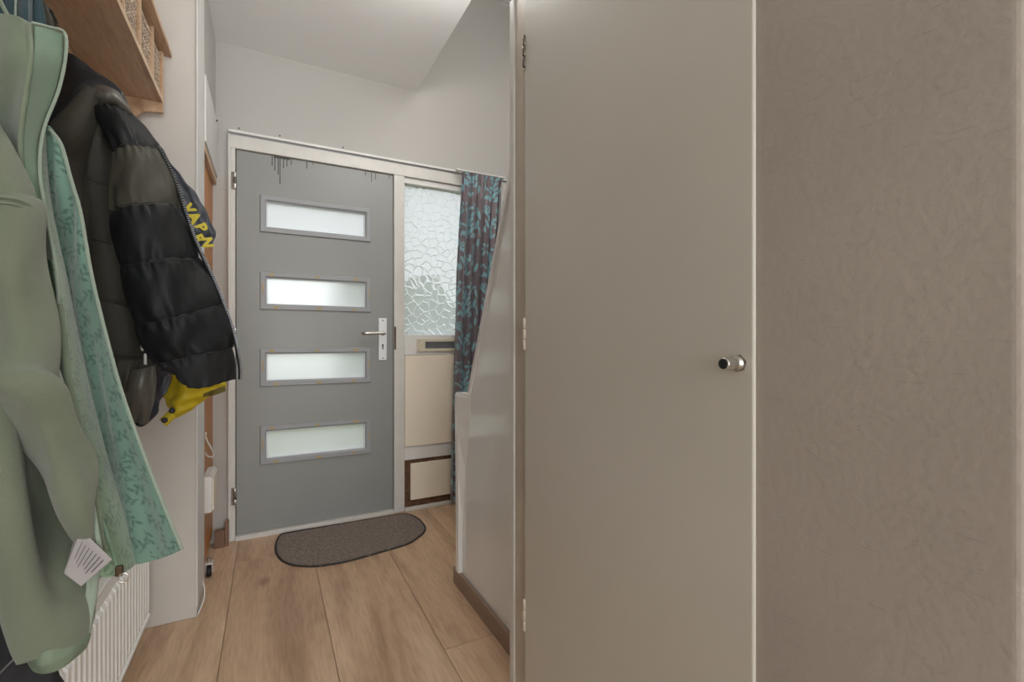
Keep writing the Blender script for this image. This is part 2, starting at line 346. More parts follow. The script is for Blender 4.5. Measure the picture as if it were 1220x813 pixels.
# stair side panel with the steep sloping string edge
pa = P(561, 465, X=XS); pb = P(607, 223, X=XS)
slope = (pb.z - pa.z) / (pb.y - pa.y)
yb = 1.215; zb = pa.z + slope * (yb - pa.y)
bm = bmesh.new(); prism(bm, [(yb, 0.0), (1.865, 0.0), (1.865, pa.z - 0.03), (pa.y, pa.z), (yb, zb)], 0, XS, XS + 0.03)
obj('wall_stairs', bm, M['gloss'], None, kind='structure')
bm = bmesh.new()   # bead along the string edge
dv = Vector((0, pb.y - pa.y, pb.z - pa.z)).normalized(); nv_ = Vector((0, dv.z, -dv.y))
q = [pa + dv * -0.02, Vector((XS, yb, zb))]
A = []
for p in q:
    A.append([bm.verts.new((XS - 0.008, *(p + nv_ * 0.012).yz)), bm.verts.new((XS + 0.034, *(p + nv_ * 0.012).yz)), bm.verts.new((XS + 0.034, *(p - nv_ * 0.008).yz)), bm.verts.new((XS - 0.008, *(p - nv_ * 0.008).yz))])
for k in range(4): bm.faces.new((A[0][k], A[0][(k + 1) % 4], A[1][(k + 1) % 4], A[1][k]))
bm.faces.new(A[0]); bm.faces.new(A[1][::-1])
obj('trim_string_bead', bm, M['frame_w'], None, kind='structure')
# newel board at the foot of the string, tapering towards the floor
bm = bmesh.new()
zt = 0.835
ring = [(0.07, 1.835, 1.868, 0.030), (0.30, 1.833, 1.868, 0.030), (0.52, 1.80, 1.868, 0.031), (0.66, 1.765, 1.868, 0.033), (0.74, 1.745, 1.868, 0.034), (0.82, 1.742, 1.868, 0.034), (zt, 1.746, 1.864, 0.030)]
R_ = []
for z, y0, y1, d in ring:
    R_.append([bm.verts.new((XS - 0.001, y0 - 0.0, z)), bm.verts.new((XS - d + 0.012, y1 - 0.032 if y1 - 0.032 > y0 else y0 + 0.004, z)), bm.verts.new((XS - d + 0.01, y1 - 0.006, z)), bm.verts.new((XS - d + 0.016, y1, z)), bm.verts.new((XS + 0.03, y1, z)), bm.verts.new((XS + 0.03, y0, z))])
for a_, b_ in zip(R_[:-1], R_[1:]):
    for k in range(6): bm.faces.new((a_[k], a_[(k + 1) % 6], b_[(k + 1) % 6], b_[k]))
bm.faces.new(R_[0][::-1]); bm.faces.new(R_[-1])
obj('trim_newel_board', bm, M['gloss'], None, kind='structure')
st = struct('stairs', (0.765, 1.24, 0.0), (1.54, 1.30, 0.02), M['floor'])
for k in range(6):
    y1 = 1.84 - 0.105 * k
    boxo('tread', (0.765, y1 - 0.14, 0.155 * (k + 1) - 0.03), (1.54, y1, 0.155 * (k + 1)), M['floor'], st, 0.003)
    boxo('riser', (0.765, y1 - 0.022, 0.155 * k), (1.54, y1 - 0.008, 0.155 * (k + 1) - 0.03), M['frame_w'], st, 0.0)
# skirting boards
bm = bmesh.new(); box(bm, (0.7105, 1.21, 0.0), (XS - 0.0005, 1.907, 0.069), 0.003); obj('baseboard_right', bm, M['skirting'], None, kind='structure')
struct('baseboard_left', (XL, 0.3, 0.0), (XL + 0.012, 2.11, 0.06), M['frame_w'], 0.003)
# peeling strip at the foot of the stub wall
bm = bmesh.new(); pth = [(-0.242, 2.128, 0.004), (-0.236, 2.135, 0.02), (-0.226, 2.15, 0.045), (-0.224, 2.165, 0.075), (-0.230, 2.175, 0.10)]
sm = smooth_path(pth, 14); A = []
for p in sm: A.append([bm.verts.new(p + Vector((0, 0, 0))), bm.verts.new(p + Vector((-0.004, 0.035, 0))), bm.verts.new(p + Vector((-0.006, 0.035, 0.0))), bm.verts.new(p + Vector((-0.003, 0, 0)))])
for a_, b_ in zip(A[:-1], A[1:]):
    for k in range(4): bm.faces.new((a_[k], a_[(k + 1) % 4], b_[(k + 1) % 4], b_[k]))
bm.faces.new(A[0][::-1]); bm.faces.new(A[-1])
obj('trim_peeling_strip', bm, M['frame_w'], None, kind='structure')
boxo('trim_corner_bead', (-0.2475, 2.116, 0.04), (-0.2435, 2.326, HC), M['frame_w'], None, 0.001, 'structure')

# ------------------------------------------------------------------ front door frame, door, side window
YF = D - 0.022
def trim(name, a, b, mt=None, bev=0.003): return boxo(name, a, b, mt or M['frame'], None, bev, 'structure')
trim('trim_jamb_left', (-0.193, YF, 0), (-0.160, D + 0.12, 2.0698))
trim('trim_jamb_bead', (-0.193, YF - 0.008, 0.0), (-0.182, YF + 0.002, 2.139))
trim('trim_head', (-0.193, YF, 2.070), (1.45, D + 0.12, 2.139))
trim('trim_mullion', (0.672, YF, 0), (0.737, D + 0.12, 2.070))
trim('trim_jamb_right', (1.40, YF, 0), (1.45, D + 0.12, 2.070))
trim('trim_threshold', (-0.16, YF - 0.012, 0), (0.672, D + 0.12, 0.024))
trim('trim_window_sill', (0.737, YF - 0.012, 0), (1.40, D + 0.12, 0.022))
trim('trim_head_rail', (-0.190, D - 0.030, 2.150), (1.45, D, 2.163), M['frame_w'], 0.002)
trim('trim_head_groove', (-0.190, D - 0.014, 2.1395), (1.45, D, 2.150), M['bead'], 0.0)
for x in (-0.165, 0.03, 0.36):
    bm = bmesh.new(); lathe_axis(bm, (x + 0.02, D, 2.185), (0, -1, 0), [(0, 0.004), (0.003, 0.004), (0.004, 0.002)], 10)
    tag(obj('nail', bm, M['seal']), {-0.165: 'dark nail head in white wall above door hinge side', 0.03: 'dark nail head in white wall over left part of door', 0.36: 'dark nail head in white wall over right part of door'}[x], 'nail')

YD = D - 0.006     # door leaf face
door = thing('door_1', 'grey front door with four narrow frosted glass panes', 'door', (0.256, YD + 0.02, 0.027)); door['kind'] = 'structure'
for k in list(door.keys()):
    if k == 'category': del door[k]
wins = [(1.846, 1.643), (1.430, 1.223), (1.015, 0.805), (0.594, 0.382)]
X0, X1 = -0.156, 0.669
bm = bmesh.new()
gx0, gx1 = -0.022, 0.512
def quadbox(a, b): box(bm, a, b, 0)
quadbox((X0, YD, 0.027), (gx0, YD + 0.05, 2.067)); quadbox((gx1, YD, 0.027), (X1, YD + 0.05, 2.067))
zs = [2.067] + [z for t_, b_ in wins for z in (t_ - 0.027, b_ + 0.027)] + [0.027]
for k in range(0, len(zs), 2): quadbox((gx0, YD, zs[k + 1]), (gx1, YD + 0.05, zs[k]))
bmesh.ops.remove_doubles(bm, verts=bm.verts, dist=1e-5)
obj('leaf', bm, M['door'], door)
for zt_, zb_ in wins:
    bm = bmesh.new()
    prof = [(0.0, 0.0), (0.004, -0.010), (0.024, -0.010), (0.031, -0.004), (0.031, 0.020)]
    rings = []
    for d_, y_ in prof:
        rings.append([bm.verts.new((x, YD + y_, z)) for x, z in ((-0.047 + d_, zb_ + d_), (0.537 - d_, zb_ + d_), (0.537 - d_, zt_ - d_), (-0.047 + d_, zt_ - d_))])
    for a_, b_ in zip(rings[:-1], rings[1:]):
        for k in range(4): bm.faces.new((a_[k], a_[(k + 1) % 4], b_[(k + 1) % 4], b_[k]))
    gb = obj('glazing_bead', bm, M['bead'], door)
    bm = bmesh.new()
    for a_, b_ in (((-0.018, zb_ + 0.027), (0.508, zb_ + 0.036)), ((-0.018, zt_ - 0.036), (0.508, zt_ - 0.027)), ((-0.018, zb_ + 0.0365), (-0.010, zt_ - 0.0365)), ((0.500, zb_ + 0.0365), (0.508, zt_ - 0.0365))):
        box(bm, (a_[0], YD + 0.012, a_[1]), (b_[0], YD + 0.032, b_[1]), 0)
    obj('glass_spacer', bm, M['spacer'], door)
    boxo('pane', (-0.020, YD + 0.020, zb_ + 0.028), (0.510, YD + 0.026, zt_ - 0.028), M['frost'], door, 0)
    if zt_ < 1.8:
        for x, z, ww, hh in ((0.01, zt_ - 0.015, 0.022, 0.007), (0.24, zt_ - 0.015, 0.018, 0.007), (0.45, zt_ - 0.015, 0.026, 0.007), (0.03, zb_ + 0.013, 0.024, 0.006), (0.25, zb_ + 0.013, 0.03, 0.006), (0.44, zb_ + 0.013, 0.02, 0.006), (-0.033, (zt_ + zb_) / 2 + 0.01, 0.006, 0.03), (0.525, (zt_ + zb_) / 2 + 0.005, 0.005, 0.028)):
            boxo('putty_mark', (x - ww / 2, YD - 0.0112, z - hh), (x + ww / 2, YD - 0.0095, z + hh), M['putty'], gb, 0)
for x, z0, z1 in ((425, 205, 262), (440, 208, 288), (458, 215, 310), (468, 215, 360), (487, 220, 275), (505, 222, 268), (528, 226, 258), (612, 238, 278), (645, 245, 258), (927, 290, 315), (960, 298, 348), (981, 300, 338), (1055, 312, 332)):
    p1 = P(230 + x * 0.2215, 140 + z1 * 0.2215, Y=YD); wd = 0.0022
    bm = bmesh.new(); n_ = 6; zt_ = 2.064
    pts = [(p1.x - wd, zt_), (p1.x - wd * 0.8, (zt_ + p1.z) / 2), (p1.x - wd, p1.z + 0.006), (p1.x, p1.z), (p1.x + wd, p1.z + 0.006), (p1.x + wd * 0.8, (zt_ + p1.z) / 2), (p1.x + wd, zt_)]
    prism(bm, pts, 1, YD - 0.0008, YD + 0.002); obj('paint_drip', bm, M['black'], door)
bm = bmesh.new(); box(bm, (0.02, YD - 0.0006, 2.058), (0.10, YD + 0.002, 2.066), 0); obj('paint_stain', bm, M['black'], door)
for zc in (1.897, 1.075, 0.236):
    h = bpy.data.objects.new('hinge', None); C.objects.link(h); h.location = (-0.163, YF - 0.004, zc); h.parent = door; h.matrix_parent_inverse = Matrix.Translation(-Vector(door.location))
    bm = bmesh.new(); box(bm, (-0.178, YF - 0.003, zc - 0.045), (-0.160, YF + 0.001, zc + 0.045), 0.001); o = link = obj('hinge_leaf', bm, M['dark_steel'])
    o.parent = h; o.matrix_parent_inverse = Matrix.Translation(-Vector((-0.163, YF - 0.004, zc)))
    for dz, mm in ((-0.03, 'steel'), (0.0, 'dark_steel'), (0.03, 'steel')):
        bm = bmesh.new(); lathe_axis(bm, (-0.161, YF - 0.007, zc + dz - 0.0145), (0, 0, 1), [(0, 0.006), (0.001, 0.007), (0.028, 0.007), (0.029, 0.006)], 14)
        o = obj('knuckle', bm, M[mm], None, True); o.parent = h; o.matrix_parent_inverse = Matrix.Translation(-Vector((-0.163, YF - 0.004, zc)))
# lock plate and lever
hx = 0.606
pl = boxo('lock_plate', (hx - 0.025, YD - 0.008, 0.935), (hx + 0.025, YD, 1.190), M['plate'], door, 0.003)
for z in (0.948, 1.177):
    bm = bmesh.new(); lathe_axis(bm, (hx, YD - 0.0075, z), (0, -1, 0), [(0, 0.0045), (0.0012, 0.0045), (0.0018, 0.003)], 12); obj('screw', bm, M['dark_steel'], pl)
bm = bmesh.new(); lathe_axis(bm, (hx, YD - 0.0075, 1.027), (0, -1, 0), [(0, 0.006), (0.0012, 0.006)], 14); box(bm, (hx - 0.0035, YD - 0.0088, 1.002), (hx + 0.0035, YD - 0.0075, 1.024), 0)
obj('keyhole', bm, M['seal'], pl)
bm = bmesh.new(); lathe_axis(bm, (hx, YD - 0.008, 1.100), (0, -1, 0), [(0, 0.014), (0.004, 0.014), (0.005, 0.0095), (0.045, 0.0095)], 18)
tube(bm, smooth_path([(hx + 0.006, YD - 0.05, 1.100), (hx - 0.02, YD - 0.052, 1.1), (hx - 0.10, YD - 0.052, 1.098), (hx - 0.115, YD - 0.045, 1.098), (hx - 0.118, YD - 0.028, 1.098)], 20), 0.009, 12)
obj('lever_handle', bm, M['steel'], door, True)
boxo('strike_plate', (0.6735, YF - 0.0015, 1.0), (0.684, YF + 0.001, 1.14), M['brass'], None, 0.0, 'structure').name = 'trim_strike_plate'
boxo('door_gap_seal', (X0 - 0.003, YD + 0.006, 0.025), (X0, YD + 0.05, 2.069), M['seal'], door, 0); boxo('door_gap_seal', (X1, YD + 0.006, 0.025), (X1 + 0.003, YD + 0.05, 2.069), M['seal'], door, 0)

# side window with pebbled glass
win = thing('window_1', 'tall side window of pebble patterned glass beside the grey door', 'window', (1.07, D + 0.03, 1.09)); win['kind'] = 'structure'; del win['category']
rng = np.random.default_rng(3)
wx0, wx1, wz0, wz1 = 0.737, 1.40, 1.091, 2.034
nx, nz = 300, 420
xs = np.linspace(wx0, wx1, nx); zs_ = np.linspace(wz0, wz1, nz); GX, GZ = np.meshgrid(xs, zs_, indexing='ij')
wxp = GX + 0.006 * np.sin(GZ * 70 + 3 * np.sin(GX * 40)); wzp = GZ + 0.006 * np.sin(GX * 62 + 2 * np.sin(GZ * 47))
cells = []
cx_, cz_ = 0.060, 0.046
for i in range(-1, 19):
    for k in range(-1, 30):
        cells.append((wx0 + (i + 0.5 * (k % 2)) * cx_ + rng.uniform(-0.45, 0.45) * cx_, wz0 + k * cz_ + rng.uniform(-0.45, 0.45) * cz_, rng.uniform(-0.4, 0.4)))
cells = np.array(cells)
d1 = np.full(GX.shape, 9.0); d2 = d1.copy()
for a_, b_, s_ in cells:
    dx = (wxp - a_) * (1 + s_ * 0.7); dz = (wzp - b_) * (1 - s_ * 0.7); dd = np.sqrt(dx * dx + dz * dz)
    nd1 = np.minimum(d1, dd); d2 = np.where(dd < d1, d1, np.minimum(d2, dd)); d1 = nd1
edge = np.clip((d2 - d1) / 0.010, 0, 1)
hgt = 0.0055 * (edge * edge * (3 - 2 * edge))
vs = np.stack([GX, D + 0.045 - hgt, GZ], -1).reshape(-1, 3)
idx = np.arange(nx * nz).reshape(nx, nz)
fs = np.stack([idx[:-1, :-1], idx[1:, :-1], idx[1:, 1:], idx[:-1, 1:]], -1).reshape(-1, 4)
nb_ = len(vs)
vs = np.concatenate([vs, [[wx0, D + 0.05, wz0], [wx1, D + 0.05, wz0], [wx1, D + 0.05, wz1], [wx0, D + 0.05, wz1]]])
me = bpy.data.meshes.new('pane'); me.from_pydata(vs.tolist(), [], fs.tolist() + [[nb_ + 3, nb_ + 2, nb_ + 1, nb_]]); me.update()
o = link_mesh('pane', me, M['pebble'], win, True)
boxo('top_bead', (0.737, D - 0.004, 2.034), (1.40, D + 0.06, 2.070), M['frame_w'], win, 0.002)
boxo('sill_rail', (0.737, YF + 0.004, 0.965), (1.40, D + 0.10, 1.091), M['frame_w'], win, 0.003)
boxo('lower_rail', (0.737, YF + 0.006, 0.313), (1.40, D + 0.10, 0.396), M['frame_w'], win, 0.003)
vent = thing('vent_grille', 'cream slot vent with grey mesh under the patterned glass', 'vent', (0.95, YF, 1.026))
bm = bmesh.new(); vx0, vx1, vz0, vz1 = 0.815, 1.13, 0.988, 1.065
for a_, b_ in (((vx0, vz0), (vx0 + 0.05, vz1)), ((vx1 - 0.05, vz0), (vx1, vz1)), ((vx0 + 0.05, vz1 - 0.017), (vx1 - 0.05, vz1)), ((vx0 + 0.05, vz0), (vx1 - 0.05, vz0 + 0.017))):
    box(bm, (a_[0], YF - 0.008, a_[1]), (b_[0], YF + 0.006, b_[1]), 0)
bmesh.ops.remove_doubles(bm, verts=bm.verts, dist=1e-5); obj('vent_frame', bm, M['vent'], vent)
bm = bmesh.new(); box(bm, (vx0 + 0.05, YF, vz0 + 0.017), (vx1 - 0.05, YF + 0.004, vz1 - 0.017), 0)
for k in range(3): box(bm, (vx0 + 0.05, YF - 0.003, vz0 + 0.026 + 0.012 * k), (vx1 - 0.05, YF, vz0 + 0.029 + 0.012 * k), 0)
for k in range(36): box(bm, (vx0 + 0.052 + 0.006 * k, YF - 0.002, vz0 + 0.017), (vx0 + 0.054 + 0.006 * k, YF, vz1 - 0.017), 0)
obj('vent_mesh', bm, M['mesh'], vent, kind='stuff')
for z in (vz0 + 0.012, vz1 - 0.012):
    bm = bmesh.new(); lathe_axis(bm, (vx0 + 0.012, YF - 0.0075, z), (0, -1, 0), [(0, 0.003), (0.0015, 0.003)], 10); obj('screw', bm, M['dark_steel'], vent)
boxo('cream_panel', (0.738, YF - 0.002, 0.398), (1.40, YF + 0.02, 0.963), M['cream'], win, 0.002)
bm = bmesh.new()
box(bm, (0.737, YF + 0.012, 0.022), (1.40, YF + 0.03, 0.312), 0); obj('lower_backing', bm, M['brown'], win)
boxo('lower_cream_panel', (0.775, YF + 0.002, 0.062), (1.38, YF + 0.0118, 0.290), M['cream'], win, 0.003)
bm = bmesh.new(); rr = random.Random(2)
for k in range(26):
    x = 0.76 + 0.024 * k; box(bm, (x, YF + 0.004, 0.024), (x + rr.uniform(0.01, 0.022), YF + 0.0118, 0.035 + rr.uniform(0, 0.022)), 0)
obj('crumbled_edge', bm, M['frame_w' if False else 'brown'], win, kind='stuff')

# outside: lawn and hedge that tint the glass
struct('ground', (-12, 3.06, -0.15), (14, 30, -0.05), M['grass'])
bm = bmesh.new(); rr = random.Random(5)
bmesh.ops.create_grid(bm, x_segments=60, y_segments=14, size=0.5)
for v in bm.verts:
    x, y = v.co.x, v.co.y; v.co = Vector((1 + x * 22, 8.5 + rr.uniform(-0.12, 0.12), 0.95 + y * 2.0 + rr.uniform(-0.08, 0.08) + (0.9 * (math.sin(x * 37) * 0.5 + math.sin(x * 91) * 0.4) if y > 0.1 else 0)))
r = bmesh.ops.extrude_face_region(bm, geom=bm.faces[:])
for v in [g for g in r['geom'] if isinstance(g, bmesh.types.BMVert)]: v.co.y += 0.8
tag(obj('hedge', bm, M['leaf']), 'green garden hedge blurred behind the patterned glass', 'hedge')

# ------------------------------------------------------------------ closet under the stairs
yp0, yp1 = 1.1335, 1.2355
boxo('trim_closet_post', (XR + 0.004, yp0, 0), (XS + 0.03, 1.206, HC), M['post'], None, 0.002, 'structure')
boxo('trim_closet_bead', (XR, 1.207, 0), (XS + 0.03, yp1, HC), M['frame'], None, 0.003, 'structure')
boxo('trim_closet_sill', (XR + 0.006, 0.4375, 0), (XR + 0.05, yp0, 0.014), M['post'], None, 0.002, 'structure')
boxo('trim_closet_stop', (XR + 0.03, 0.439, 2.06), (XR + 0.06, yp0, 2.075), M['post'], None, 0.0, 'structure')
cd = thing('door_2', 'tall flush cream closet door with small knob and three hinges', 'door', (XR + 0.015, 0.785, 0.016)); cd['kind'] = 'structure'; del cd['category']
boxo('leaf', (XR - 0.006, 0.4385, 0.016), (XR + 0.030, yp0 - 0.003, 2.072), M['closet'], cd, 0.003)
for z in (1.87, 1.076, 0.287):
    bm = bmesh.new()
    for dz, rr_ in ((-0.030, 0.0058), (0.0, 0.0064), (0.030, 0.0058)):
        lathe_axis(bm, (XR - 0.006, yp0 - 0.0015, z + dz - 0.0145), (0, 0, 1), [(0, rr_ * 0.7), (0.002, rr_), (0.027, rr_), (0.029, rr_ * 0.7)], 12)
    h = obj('hinge', bm, M['post'] if z < 1.5 else M['dark_steel'], cd, True, label='painted over hinge' if z < 1.5 else 'rusty hinge with dark smear')
    boxo('hinge_leaf', (XR + 0.002, yp0 + 0.001, z - 0.042), (XR + 0.0045, yp0 + 0.016, z + 0.042), M['post'], h, 0.0005)
kb = P(880, 433, X=XR - 0.006)
bm = bmesh.new(); lathe_axis(bm, kb, (-1, 0, 0), [(0, 0.0105), (0.002, 0.0112), (0.005, 0.0112), (0.007, 0.0085), (0.012, 0.0075), (0.014, 0.0088), (0.033, 0.0092), (0.0345, 0.0086)], 28)
kn = obj('knob', bm, M['steel'], cd, True)
bm = bmesh.new(); lathe_axis(bm, kb + Vector((-0.0342, 0, 0)), (-1, 0, 0), [(0, 0.0078), (0.0015, 0.0078), (0.002, 0.007)], 28); obj('knob_cap', bm, M['rubber'], kn)
bm = bmesh.new(); lathe_axis(bm, kb + Vector((0.001, 0, 0)), (-1, 0, 0), [(0, 0.0135), (0.003, 0.0135), (0.0042, 0.0118)], 6); obj('knob_rose', bm, M['dark_steel'], kn)

# ------------------------------------------------------------------ meter cupboard corner on the left
mc = thing('door_3', 'orange wooden meter cupboard door beyond the coats', 'door', (-0.27, 2.59, 0.05)); mc['kind'] = 'structure'; del mc['category']
boxo('leaf', (-0.285, 2.332, 0.05), (-0.262, D - 0.001, 1.868), M['orange'], mc, 0.002)
bm = bmesh.new(); box(bm, (XL, 2.332, 1.868), (-0.2445, D - 0.001, 1.9), 0.002); obj('trim_cupboard_lath', bm, M['shelf_edge'], None, kind='structure')
boxo('trim_transom_panel', (XL, 2.335, 1.902), (-0.2385, D - 0.015, 2.186), M['frame_w'], None, 0.003, 'structure')
boxo('trim_cupboard_plinth', (XL, 2.332, 0), (-0.29, D, 0.048), M['wall'], None, 0.0, 'structure')
bm = bmesh.new(); ps = P(257.5, 156, X=-0.2385); lathe_axis(bm, (-0.239, ps.y if ps.y < D - 0.03 else D - 0.03, 2.165), (1, 0, 0), [(0, 0.004), (0.006, 0.004), (0.008, 0.002)], 10)
tag(obj('screw', bm, M['seal']), 'dark screw in the white panel above the orange wood', 'screw')
jb = thing('meter_box', 'small white plastic box on the orange wooden door', 'box', (-0.262, 2.52, 0.4))
pj = P(243, 602, X=-0.23)
boxo('box_body', (-0.262, 2.40, 0.30), (-0.224, 2.60, 0.46), M['plastic'], jb, 0.008)
boxo('box_lid', (-0.2245, 2.41, 0.45), (-0.218, 2.59, 0.31), M['cream'], jb, 0.003)
ca = [P(236, 516, Y=2.50), P(243, 522, Y=2.50), P(251, 533, Y=2.52), P(254.5, 541, Y=2.55), P(252, 545, Y=2.55), P(244, 543, Y=2.52), P(236, 541, Y=2.50)]
ca = [Vector((max(p.x, -0.256), p.y, p.z)) for p in ca]
bm = bmesh.new(); tube(bm, smooth_path(ca, 40), 0.003, 10); tag(obj('cable', bm, M['plastic'], None, True), 'thin white cable looped against orange wooden door', 'cable')
ft = thing('caster', 'small grey metal swivel caster on the floor under orange door', 'caster', (-0.235, 2.46, 0))
bm = bmesh.new(); lathe_axis(bm, (-0.249, 2.46, 0.024), (1, 0, 0), [(0, 0.022), (0.002, 0.024), (0.016, 0.024), (0.018, 0.022)], 24); obj('wheel', bm, M['rubber'], ft, True)
bm = bmesh.new()
for x in (-0.253, -0.229): box(bm, (x, 2.449, 0.02), (x + 0.003, 2.475, 0.058), 0.0005)
box(bm, (-0.256, 2.444, 0.058), (-0.223, 2.482, 0.063), 0.001); obj('fork', bm, M['plate'], ft)
bm = bmesh.new(); lathe_axis(bm, (-0.24, 2.463, 0.063), (0, 0, 1), [(0, 0.008), (0.02, 0.008)], 12); obj('stem', bm, M['steel'], ft)
bl = thing('wooden_block', 'two brown wood offcuts standing by the door frame foot', 'wood', (-0.2, 2.79, 0))
q0 = P(259, 657, Z=0); q1 = P(268, 655, Z=0)
boxo('low_offcut', (-0.248, 2.765, 0), (-0.205, 2.812, 0.083), M['block'], bl, 0.002)
boxo('upright_offcut', (-0.2045, 2.775, 0), (-0.187, 2.812, 0.125), M['block'], bl, 0.002)

# ------------------------------------------------------------------ added globe lamp, out of view, to brighten the hall
lp = thing('fill_lamp', 'added frosted globe fill lamp on the hall ceiling, out of view', 'lamp', (0.58, 1.62, HC))
bm = bmesh.new(); lathe_axis(bm, (0.58, 1.62, HC), (0, 0, -1), [(0, 0.06), (0.02, 0.055), (0.03, 0.03)], 24); obj('fill_lamp_base', bm, M['plastic'], lp, True)
bm = bmesh.new(); lathe_axis(bm, (0.58, 1.62, HC - 0.03), (0, 0, -1), [(0, 0.03)] + [(0.085 - 0.085 * math.cos(k * PI / 14), 0.085 * math.sin(k * PI / 14)) for k in range(2, 15)], 28); obj('fill_lamp_globe', bm, M['globe'], lp, True)

# ------------------------------------------------------------------ doormat
out = [(340, 634), (380, 627.5), (430, 619.5), (474.6, 612), (488, 612), (499, 617), (507, 626), (506, 633), (498, 640), (485.6, 647.6), (455, 657), (419.7, 666.8), (400, 671), (378.6, 674), (360, 674), (345.7, 672), (335, 667), (329, 660), (327, 652), (329, 643), (333, 637)]
pp = [P(u, v, Z=0.009) for u, v in out]; cpt = [Vector((p.x, p.y)) for p in pp]
loop = []
nn = len(cpt)
for i in range(nn):
    for f in (0, 0.25, 0.5, 0.75): loop.append(cr4(cpt[i - 1], cpt[i], cpt[(i + 1) % nn], cpt[(i + 2) % nn], f))
yc = sum(p.y for p in loop) / len(loop); xc = sum(p.x for p in loop) / len(loop)
dm = thing('doormat', 'brown ribbed half-round doormat on the floor before the grey door', 'doormat', (xc, yc, 0))
bm = bmesh.new(); prism(bm, [(p.x, p.y) for p in loop], 2, 0.0005, 0.004); obj('backing', bm, M['mat_edge'], dm)
bm = bmesh.new(); tube(bm, [(xc + (p.x - xc) * 0.988, yc + (p.y - yc) * 0.98, 0.0045) for p in loop + loop[:1]], 0.0042, 8, False); obj('rim', bm, M['mat_edge'], dm, True)
bm = bmesh.new(); ymin, ymax = min(p.y for p in loop), max(p.y for p in loop); dy = 0.0165
y = ymin + 0.016
while y < ymax - 0.014:
    xsn = []
    for a_, b_ in zip(loop, loop[1:] + loop[:1]):
        if (a_.y - y) * (b_.y - y) < 0: xsn.append(a_.x + (b_.x - a_.x) * (y - a_.y) / (b_.y - a_.y))
    if len(xsn) >= 2:
        a_, b_ = min(xsn) + 0.010, max(xsn) - 0.010
        if b_ - a_ > 0.02:
            n_ = max(4, int((b_ - a_) / 0.012)); prev = None
            for k in range(n_ + 1):
                x = a_ + (b_ - a_) * k / n_; z = 0.0062 + random.uniform(-0.0005, 0.0005)
                r_ = [bm.verts.new((x, y - dy * 0.27, 0.0042)), bm.verts.new((x, y - dy * 0.17, z)), bm.verts.new((x, y + dy * 0.17, z)), bm.verts.new((x, y + dy * 0.27, 0.0042))]
                if prev:
                    for q in range(3): bm.faces.new((prev[q], prev[q + 1], r_[q + 1], r_[q]))
                prev = r_
    y += dy
obj('pile_ribs', bm, M['mat'], dm, kind='stuff')

# ------------------------------------------------------------------ radiator
rd = thing('radiator', 'long low white ribbed panel radiator on the left wall under coats', 'radiator', (-0.44, 1.45, 0.085))
ry0, ry1, rz0, rz1, rxf = 0.88, 2.05, 0.083, 0.412, -0.376
pitch = 0.0345; nr = int((ry1 - ry0 - 0.02) / pitch)
bm = bmesh.new()
yy = [(ry0, 0)]
y = ry1 - 0.012 - nr * pitch
yy.append((y - 0.001, 0))
for k in range(nr):
    b0 = y + k * pitch
    yy += [(b0 + 0.004, 0), (b0 + 0.009, 1), (b0 + 0.026, 1), (b0 + 0.031, 0)]
yy.append((ry1, 0))
zr = [(rz0, 0), (rz0 + 0.018, 0), (rz0 + 0.030, 1), (rz1 - 0.046, 1), (rz1 - 0.034, 0), (rz1 - 0.004, 0), (rz1, -0.3)]
G = [[bm.verts.new((rxf - 0.006 + 0.0085 * a_ * max(f, 0) + 0.01 * min(f, 0), y_, z_)) for z_, f in zr] for y_, a_ in yy]
for i in range(len(G) - 1):
    for k in range(len(zr) - 1): bm.faces.new((G[i][k], G[i + 1][k], G[i + 1][k + 1], G[i][k + 1]))
obj('front_panel', bm, M['radiator'], rd)
boxo('back_panel', (-0.470, ry0, rz0 + 0.01), (-0.462, ry1, rz1 - 0.01), M['radiator'], rd, 0)
boxo('side_cover', (-0.470, ry1 - 0.004, rz0), (rxf - 0.004, ry1 + 0.001, rz1), M['radiator'], rd, 0.001); boxo('side_cover', (-0.470, ry0 - 0.001, rz0), (rxf - 0.004, ry0 + 0.004, rz1), M['radiator'], rd, 0.001)
boxo('bottom_rim', (rxf - 0.010, ry0, rz0 - 0.004), (rxf + 0.001, ry1, rz0 + 0.006), M['radiator'], rd, 0.002)
bm = bmesh.new()
box(bm, (-0.47, ry0, rz1 - 0.012), (-0.462, ry1, rz1 + 0.003), 0)
n_ = int((ry1 - ry0) / 0.011)
for k in range(n_): box(bm, (-0.462, ry0 + 0.002 + 0.011 * k, rz1 - 0.008), (rxf - 0.03, ry0 + 0.006 + 0.011 * k, rz1 + 0.001), 0)
for x in (-0.44, -0.42): box(bm, (x, ry0, rz1 - 0.010), (x + 0.003, ry1, rz1 + 0.0005), 0)
obj('top_grille', bm, M['grille'], rd, kind='stuff')
boxo('top_rail', (rxf - 0.030, ry0, rz1 - 0.008), (rxf - 0.006, ry1, rz1 + 0.004), M['radiator'], rd, 0.003)
for y in (1.05, 1.85): boxo('bracket', (XL - 0.0, y, 0.12), (-0.470, y + 0.03, 0.39), M['radiator'], rd, 0.001)

